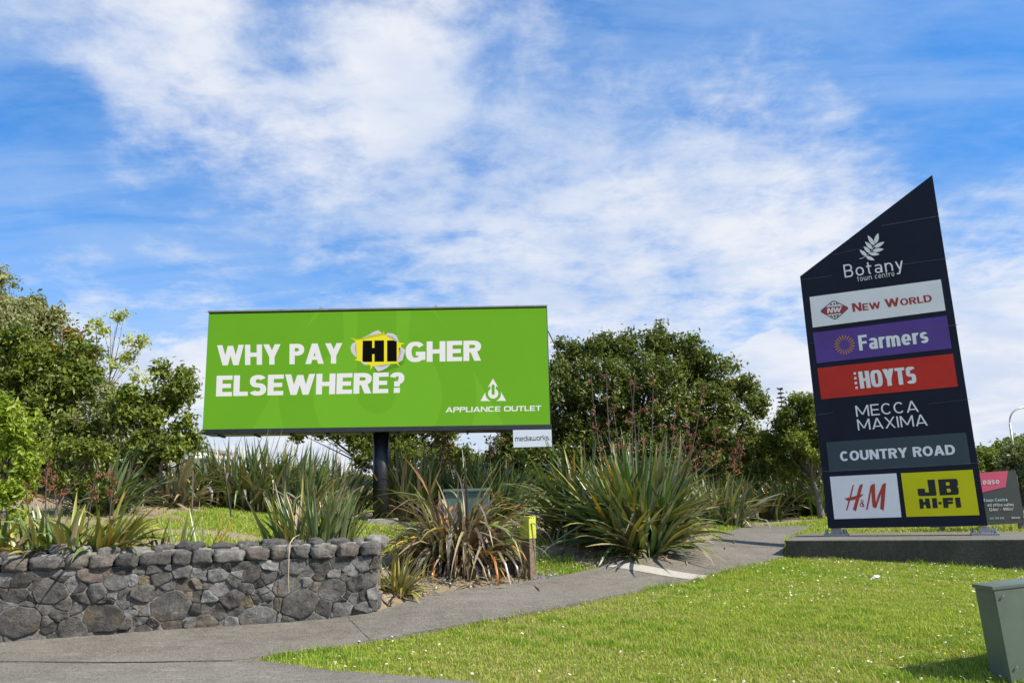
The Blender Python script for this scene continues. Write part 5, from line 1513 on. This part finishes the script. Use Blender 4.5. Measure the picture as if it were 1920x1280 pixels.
tree('fine_shrub', 'fine leaved mid green shrub with spreading branches above the left flax', 'shrub', gp_(100, 985, 14.2), [
    (110, 850, 14.2, 50, 34), (150, 865, 14.3, 40, 36), (85, 890, 14, 40, 40), (140, 915, 14.1, 46, 30), (180, 850, 14.5, 26, 26), (65, 840, 14.2, 26, 26)], 'mid', .085, 407, .05, bark=(.16, .13, .10))
tree('broadleaf_tree', 'green tree with rusty new growth behind the billboard pole', 'tree', gp_(720, 930, 28), [
    (690, 790, 28, 60, 62), (750, 780, 28, 60, 66), (800, 815, 28, 56, 46, 'mid'), (850, 840, 28.3, 40, 26, 'rust', .22), (640, 800, 28, 46, 44), (590, 810, 28.5, 42, 32), (710, 850, 27.5, 70, 40), (790, 862, 27.6, 56, 30), (860, 870, 27.8, 44, 24)], 'mid', .15, 408, .16)
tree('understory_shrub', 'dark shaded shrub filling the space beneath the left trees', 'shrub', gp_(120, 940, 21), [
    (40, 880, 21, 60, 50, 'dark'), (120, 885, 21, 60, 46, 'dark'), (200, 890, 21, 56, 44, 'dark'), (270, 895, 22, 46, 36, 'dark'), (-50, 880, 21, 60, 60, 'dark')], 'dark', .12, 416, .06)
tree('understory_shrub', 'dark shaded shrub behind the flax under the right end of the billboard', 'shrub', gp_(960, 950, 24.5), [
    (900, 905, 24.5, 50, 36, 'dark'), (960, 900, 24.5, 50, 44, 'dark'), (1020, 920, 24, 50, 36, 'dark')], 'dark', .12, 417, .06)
# the big dense tree right of the billboard
tree('broadleaf_tree', 'very large dense dark olive tree right of the billboard', 'tree', gp_(1190, 950, 26), [
    (1205, 672, 26, 58, 56), (1135, 672, 25.6, 48, 46), (1270, 690, 25.7, 62, 52), (1065, 690, 25.6, 38, 46), (1335, 720, 25.8, 54, 50), (1390, 755, 25.6, 44, 58), (1050, 760, 25, 52, 70), (1130, 745, 24.6, 72, 66), (1220, 745, 24.3, 72, 66), (1310, 790, 24.6, 72, 60), (1370, 820, 25, 50, 50),
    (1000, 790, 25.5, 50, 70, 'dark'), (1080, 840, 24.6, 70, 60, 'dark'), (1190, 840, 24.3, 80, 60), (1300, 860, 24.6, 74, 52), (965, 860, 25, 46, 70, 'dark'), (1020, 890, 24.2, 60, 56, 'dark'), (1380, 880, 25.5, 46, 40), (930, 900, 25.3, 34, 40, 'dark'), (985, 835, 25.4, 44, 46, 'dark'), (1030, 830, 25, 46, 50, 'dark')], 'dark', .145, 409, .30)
tree('small_tree', 'open crowned small tree with a leaning pale trunk left of the navy sign', 'tree', gp_(1541, 972, 24.2), [
    (1500, 790, 24.6, 34, 42), (1470, 830, 25, 42, 44), (1530, 800, 24.2, 34, 50), (1515, 850, 24, 46, 44), (1450, 870, 25.6, 40, 40, 'dark'), (1560, 850, 24.2, 40, 60), (1490, 885, 24.8, 44, 30)], 'mid', .125, 410, .10, trunk_to=at(1508, 840, 24.3), dens=1.25, bark=(.20, .18, .15))
tree('broadleaf_tree', 'dark tree filling the gap between the large tree and the small leaning one', 'tree', gp_(1425, 955, 29), [(1425, 850, 29, 40, 40), (1400, 890, 29, 46, 40), (1455, 905, 29, 46, 40), (1370, 910, 28, 40, 36)], 'dark', .15, 411, .12)
tree('broadleaf_tree', 'olive tree half hidden behind the navy sign', 'tree', gp_(1660, 960, 34), [(1640, 880, 34, 60, 46), (1720, 890, 34, 60, 42), (1590, 890, 32, 50, 46)], 'mid', .17, 412, .15)
tree('small_tree', 'yellow green small tree showing just right of the navy sign', 'tree', gp_(1852, 945, 40), [(1850, 868, 40, 26, 20), (1868, 880, 40, 22, 18), (1830, 880, 40, 26, 22)], 'mid', .17, 413, .1)
tree('broadleaf_tree', 'grey green round tree at the right edge beneath the street lamp', 'tree', gp_(1915, 940, 36), [(1908, 865, 36, 26, 26), (1925, 895, 35.5, 34, 34), (1890, 890, 36, 20, 22), (1945, 870, 36, 40, 34)], 'grey', .17, 414, .14)
tree('broadleaf_tree', 'dark green tree beyond the right edge of the photo', 'tree', gp_(2010, 930, 34), [(2000, 850, 34, 60, 60), (2040, 880, 34, 60, 50)], 'dark', .18, 415, .16)

# Norfolk pine far off: whorls of level branches up a straight stem
g = np.random.default_rng(50)
pt = at(1463, 729, 70); pf = np.array([pt[0], pt[1], hz(pt[0], pt[1])])
pn = empty('norfolk_pine', pf, 'distant young pine with level tiers of branches on the skyline', 'tree')
b = MB(); b.tube([pf, pt], [.16, .02], 7, col=(.07, .06, .05)); b.build('trunk', M_BARK, pn)
V, F, C = [], [], []
for k in range(17):
    s = 1 - .045 * k; z = pf[2] + (pt[2] - pf[2]) * s; ln = .10 + (1 - s) * 1.7
    for j in range(6):
        a = j * 1.047 + k * .5
        for q_ in range(14):
            d = ln * q_ / 13; c = np.array([pf[0] + math.cos(a) * d, pf[1] + math.sin(a) * d, z + d * .10])
            for w_ in range(3):
                dd = g.normal(0, .065, 3); dd[2] *= .5; e_ = g.normal(0, .04, 3); o = len(V); V += [c, c + dd + e_, c + dd * 1.8]; F.append((o, o + 1, o + 2)); C += [(.045, .065, .035)] * 3
mesh('crown', V, F, M_LEAF, pn, C)

# far belt of trees closing the view beyond the bank: one mass
g = np.random.default_rng(51); LBS = []
for k in range(64):
    a = R(-8 + k * 3.1); rr = g.uniform(85, 120); x_, y_ = rr * math.cos(a), rr * math.sin(a)
    h_ = g.uniform(2.2, 4.0) if 50 < math.degrees(a) < 140 else g.uniform(3, 6)
    LBS.append(((x_, y_, 2 + h_ * .45), (g.uniform(4, 7), 3.5, h_ * .62), 'dark' if k % 3 else 'mid', .10))
V, F, C = crown(LBS, g, .55)
tag(mesh('far_trees', V, F, M_LEAF, col=C, loc=(0, 0, 0)), 'far low belt of dark trees beyond the planted bank', 'trees', kind='stuff')

# ------------------------------------------------------------------ marker post
M_LIME = pmat('lime_yellow_paint', (0.46, 0.50, 0.045), 0.6, 0.05, 4, 0.05, 60, dirt=(0.34, 0.36, 0.04), dscale=9)
M_TIMB = pmat('weathered_timber', (0.165, 0.125, 0.085), 0.9, 0.35, 16, 0.5, 40, dirt=(0.05, 0.04, 0.032), dscale=5)
M_BOLT = pmat('dark_rivet', (0.05, 0.05, 0.03), 0.5, 0.1)
bf = gp_(993, 1084, 12.6); btop = at(990, 967, 12.6)[2]
mp = empty('marker_post', bf, 'square timber marker post with a lime yellow cap beside the path', 'post')
pa = R(-38); pd = np.array([math.cos(pa), math.sin(pa), 0]); pnn = np.array([pd[1], -pd[0], 0])
zsp = bf[2] + (btop - bf[2]) * .64
b = MB(); b.box(np.array([bf[0], bf[1], (bf[2] - .2 + zsp) / 2]), pd * .079, pnn * .079, up * (zsp - bf[2] + .2) / 2, .006); b.build('timber_post', M_TIMB, mp)
b = MB(); b.box(np.array([bf[0], bf[1], (zsp + btop) / 2]), pd * .087, pnn * .087, up * (btop - zsp) / 2, .005); cp = b.build('yellow_cap', M_LIME, mp)
b = MB()
for sx in (-.035, .02):
    for sn in (pnn, -pd, pd):
        q = np.array([bf[0], bf[1], btop - .03]) + sn * .088 + (pd if sn is pnn else pnn) * sx; b.tube([q, q + sn * .004], .006, 8)
b.build('rivet', M_BOLT, cp)

# ------------------------------------------------------------------ green cabinet in the right corner
M_CABG = pmat('sage_green_cabinet_paint', (0.105, 0.135, 0.112), 0.42, 0.07, 3, 0.03, 60, dirt=(0.085, 0.105, 0.085), dscale=4)
cc_ = at(1860, 1100, 6.78); ca = R(8); cdx = np.array([math.cos(ca), math.sin(ca), 0]); cdy = np.array([-cdx[1], cdx[0], 0])
tl_ = R(3.4); cup = np.array([0, 0, 1.0]) * math.cos(tl_) - cdx * math.sin(tl_); cdx2 = cdx * math.cos(tl_) + np.array([0, 0, 1.0]) * math.sin(tl_)
cw, cd_ = 0.95, 0.24
cgz = hz(*(cc_[:2] + cdx[:2] * .3)) - .1; ch = cc_[2] - cgz
cfoot = cc_ + cdx * cw / 2 + cdy * cd_ / 2; cfoot[2] = cgz + .1
cb = empty('utility_cabinet', cfoot, 'sage green metal utility cabinet standing on the lawn at the right edge', 'cabinet')
b = MB(); b.box(cc_ + cdx2 * cw / 2 + cdy * cd_ / 2 - cup * (ch / 2 + .02), cdx2 * (cw / 2 - .012), cdy * (cd_ / 2 - .012), cup * ch / 2, .008); b.build('body', M_CABG, cb)
b = MB(); b.box(cc_ + cdx2 * cw / 2 + cdy * cd_ / 2 - cup * .012, cdx2 * (cw / 2), cdy * (cd_ / 2), cup * .016, .005); b.build('lid', M_CABG, cb)
b = MB(); b.box(cc_ + cdx2 * cw / 2 + cdy * .008 - cup * (ch / 2 + .034), cdx2 * (cw / 2 - .014), cdy * .006, cup * (ch / 2 - .004), .002); dr = b.build('door', M_CABG, cb)
b = MB(); b.box(cc_ + cdx2 * .335 - cdy * .022 - cup * .20, cdx2 * .022, cdy * .016, cup * .045, .005); b.build('handle', M_GALV, dr)
for q_ in ((.045, -.075), (.33, -.075), (.045, -.62), (.62, -.075)):
    b = MB(); q = cc_ + cdx2 * (q_[0] + .03) - cdy * .008 + cup * q_[1]; b.tube([q, q - cdy * .008], .009, 8); b.build('screw', M_GALV, dr)

# ------------------------------------------------------------------ plastic bin behind the bronze flax
M_TEAL = pmat('teal_plastic', (0.09, 0.145, 0.135), 0.5, 0.1)
q = gp_(878, 968, 16.5); tb = empty('plastic_bin', q, 'teal plastic bin half hidden behind the bronze flax', 'bin')
b = MB(); zt_ = at(878, 922, 16.5)[2]; hb = zt_ - q[2]
fr = [np.array([q[0] + sx * k, q[1] + sy * k * .7, z]) for z, k in ((q[2] - .05, .36), (zt_, .44)) for sx, sy in ((-1, -1), (1, -1), (1, 1), (-1, 1))]
b.add(fr, [(0, 1, 5, 4), (1, 2, 6, 5), (2, 3, 7, 6), (3, 0, 4, 7), (3, 2, 1, 0), (4, 5, 6, 7)]); b.build('bin_body', M_TEAL, tb)
b = MB(); b.box([q[0], q[1], zt_ + .03], [.48, 0, 0], [0, .35, 0], [0, 0, .03], .015); b.build('lid', M_TEAL, tb)

# footing, edging, rock, litter, stakes
M_SLAB = concrete('footing_concrete', (0.28, 0.265, 0.24), (0.35, 0.33, 0.30), (0.17, 0.16, 0.145), (0.42, 0.40, 0.36))
q = gp_(718, 1000, 16.5)
b = MB(); b.box(q + up * .04, [.30, .04, 0], [-.02, .16, 0], [0, 0, .10], .012); tag(b.build('concrete_block', M_SLAB), 'pale concrete block set in the bank in front of the billboard pole', 'block')
q = gp_(722, 1060, 13.0)
b = MB(); b.box(q + up * .03, [.30, .03, 0], [-.02, .13, 0], [0, 0, .09], .012); tag(b.build('concrete_block', M_SLAB), 'pale concrete block half buried in sand left of the bronze flax', 'block')
q = gp_(962, 1078, 12.9); v_, f_, c_ = boulder(q + up * .08, .19, .15, .14, .4, 77, .16, 20, 14, 2.2)
tag(mesh('rock', v_, f_, M_STONE, None, c_ * 1.0, smooth=True), 'grey brown rock beside the timber marker post', 'rock')
g = np.random.default_rng(60); V, F, C = [], [], []
for k in range(420):
    a_ = np.array([gpt(1022, 1083)[0], gpt(1022, 1083)[1]]) + g.normal(0, 1, 2) * [.14, .20]
    if inpoly(a_[None], PATHPOLY)[0]: continue
    s_ = g.uniform(.008, .02); v_, f_, c_ = boulder((a_[0], a_[1], hz(*a_) + s_ * .5), s_, s_ * .8, s_ * .7, g.uniform(0, 3), int(k), .15, 6, 5, 2)
    o = len(V); V += list(v_); F += [tuple(i + o for i in z) for z in f_]; C += [(.19, .20, .215)] * len(v_)
tag(mesh('gravel', V, F, M_STONE, col=C, loc=(0, 0, 0)), 'small patch of blue grey gravel at the foot of the marker post', 'gravel', kind='stuff')
# dead leaf litter under the flax
g = np.random.default_rng(61); V, F, C = [], [], []
for cpx, cpy, rx, ry, n in ((860, 1095, 1.3, .5, 130), (745, 1105, .5, .4, 60), (1120, 1040, .9, .5, 90), (1330, 1020, .6, .8, 60), (1200, 1052, .5, .15, 30)):
    ctr = gpt(cpx, cpy)
    for k in range(n):
        a_ = ctr[:2] + g.normal(0, .6, 2) * [rx, ry]
        if inpoly(a_[None], PATHPOLY)[0] and g.random() < .8: continue
        an = g.uniform(0, 3.14); ln = g.uniform(.08, .5); w_ = g.uniform(.008, .02); d = np.array([math.cos(an), math.sin(an)]); nn = np.array([-d[1], d[0]]) * w_
        pts = [a_ - d * ln / 2, a_ + nn * .4, a_ + d * ln / 2]; lift = PATH_UP if inpoly(a_[None], PATHPOLY)[0] else 0
        o = len(V); cc = np.array(PAL[('straw', 'dead', 'bronze', 'silver')[int(g.integers(4))]]) * g.uniform(.8, 1.3)
        for i, (p_, w2) in enumerate(zip((pts[0], a_, pts[2]), (.4, 1, .15))):
            zc = hz(*p_) + .012 + lift + (g.uniform(0, .05) if i != 1 else .01)
            V += [(*(p_ - nn * w2), zc), (*(p_ + nn * w2), zc + .004)]; C += [cc, cc]
        F += [(o, o + 2, o + 3, o + 1), (o + 2, o + 4, o + 5, o + 3)]
tag(mesh('leaf_litter', V, F, M_FLAX, col=C, loc=(0, 0, 0)), 'dry strap leaves littering the sand under the flax', 'litter', kind='stuff')
# plant stakes
M_STK = pmat('stake_timber', (0.13, 0.10, 0.075), 0.85, 0.25, 20); M_STKD = pmat('dark_stake', (0.025, 0.022, 0.02), 0.7, 0.2)
for (x0, y0, x1, y1, Y_, mt_, lb) in ((435.5, 977, 420.5, 885, 15.2, M_STKD, 'thin dark leaning stake on the grass left of the billboard pole'), (358, 985, 361.5, 881, 14.2, M_STK, 'thin brown upright stake behind the stone wall'), (324, 941, 319, 876, 17.0, M_STK, 'thin brown stake beside the trunk of the round tree')):
    p0, p1 = at(x0, y0, Y_), at(x1, y1, Y_); p0[2] = min(p0[2], hz(*p0[:2])) - .05
    b = MB(); b.tube([p0, p0 * .5 + p1 * .5 + np.array([.01, 0, 0]), p1], [.017, .015, .012], 7); tag(b.build('garden_stake', mt_), lb, 'stake', 'stakes in the bank')
# crumpled white litter on the lawn and a red cloth by the pole
M_PAPER = pmat('white_litter', (0.74, 0.74, 0.73), 0.7, 0.05); M_REDC = pmat('red_cloth', (0.42, 0.06, 0.06), 0.7, 0.15)
q = gpt(1643, 1088); v_, f_, c_ = boulder(q + up * .05, .055, .045, .028, .5, 88, .45, 14, 9, 2)
tag(mesh('litter', v_, f_, M_PAPER), 'crumpled scrap of white litter lying on the lawn', 'litter')
q = gp_(738, 958, 22); v_, f_, c_ = boulder(q + up * .06, .26, .2, .10, .2, 89, .45, 16, 10, 2)
tag(mesh('cloth', v_, f_, M_REDC), 'red cloth lying on the grass right of the billboard pole', 'cloth')
q = gp_(158, 968, 15.0); v_, f_, c_ = boulder(q + up * .05, .20, .15, .08, .2, 90, .4, 16, 10, 2)
tag(mesh('cloth', v_, f_, M_REDC), 'red scrap of cloth under the left flax bushes', 'cloth')

# ------------------------------------------------------------------ street lamp far right
lp = gp_(1903, 940, 52); p1 = at(1893.5, 795, 52)
lamp = empty('street_lamp', lp, 'tall thin grey street lamp with curved arm at the right edge', 'street lamp')
axl = np.array([1.0, .1, 0]); hN = p1[2]
b = MB(); rr_ = 1.05; pts = [np.array([p1[0], p1[1], lp[2] - .2]), np.array([p1[0], p1[1], hN])]
for a in np.linspace(0, 80, 9): pts.append(np.array([p1[0], p1[1], hN]) + axl * rr_ * (1 - math.cos(R(a))) + up * rr_ * math.sin(R(a)))
pts.append(pts[-1] + axl * .8 + up * .14)
b.tube(pts, [.09, .06] + [.05] * 9 + [.045], 10); b.build('pole', M_GALV, lamp, smooth=True)
b = MB(); b.box(pts[-1] + axl * .28 + up * .05, axl * .36, np.array([0, .14, 0]), up * .06, .04); b.build('lamp_head', M_CAP, lamp)

# ------------------------------------------------------------------ white building and parked car glimpsed through the gap at left
M_WALLW = pmat('white_cladding', (0.68, 0.68, 0.66), 0.6, 0.05); M_GLASS = pmat('dark_glass', (0.03, 0.04, 0.05), 0.1, 0.1); M_CARP = pmat('silver_blue_car_paint', (0.30, 0.34, 0.40), 0.25, 0.05, metal=.3); M_TYRE = pmat('tyre_rubber', (0.02, 0.02, 0.02), 0.8, 0.1); M_ROOF = pmat('grey_roofing', (0.25, 0.25, 0.26), 0.6, 0.1)
q = gp_(366, 900, 62); zt_ = at(372, 848, 62)[2]
bd = empty('white_building', q, 'low white building glimpsed through the gap left of the billboard', 'building')
hh_ = (zt_ - q[2]) / 2
b = MB(); b.box(q + up * hh_, [1.2, 0, 0], [0, 4, 0], up * hh_, .02); b.build('wall', M_WALLW, bd)
b = MB(); b.box(q + up * (hh_ * 2 + .12), [1.35, 0, 0], [0, 4.3, 0], up * .12, .02); b.build('roof', M_ROOF, bd)
for k in range(2):
    b = MB(); b.box(q + np.array([-.6 + k * 1.2, -4.02, hh_ * 1.1]), [.4, 0, 0], [0, .03, 0], up * .5, .01); b.build('window', M_GLASS, bd)
q = gp_(378, 892, 44); q[2] = hz(*q[:2]); kz = max(at(378, 866, 44)[2] - .75, q[2])
car = empty('parked_car', q, 'silver blue parked car glimpsed through the gap left of the billboard', 'car')
prof = [(-2.1, .35), (-2.12, .75), (-1.9, .88), (-1.25, .95), (-.65, 1.40), (.75, 1.42), (1.45, 1.0), (2.05, .9), (2.15, .6), (2.1, .35)]
b = MB(); b.prism([q + np.array([x_, -.85, z_]) for x_, z_ in prof], [0, 1.7, 0]); b.build('body', M_CARP, car)
b = MB(); b.prism([q + np.array([x_, -.862, z_]) for x_, z_ in ((-1.1, .96), (-.6, 1.33), (.7, 1.35), (1.25, 1.0))], [0, 1.724, 0]); b.build('window', M_GLASS, car)
for sx in (-1.3, 1.35):
    for sy in (-.78, .78):
        b = MB(); c = q + np.array([sx, sy, .32]); b.tube([c + [0, -.1, 0], c + [0, .1, 0]], .32, 18); b.build('wheel', M_TYRE, car)
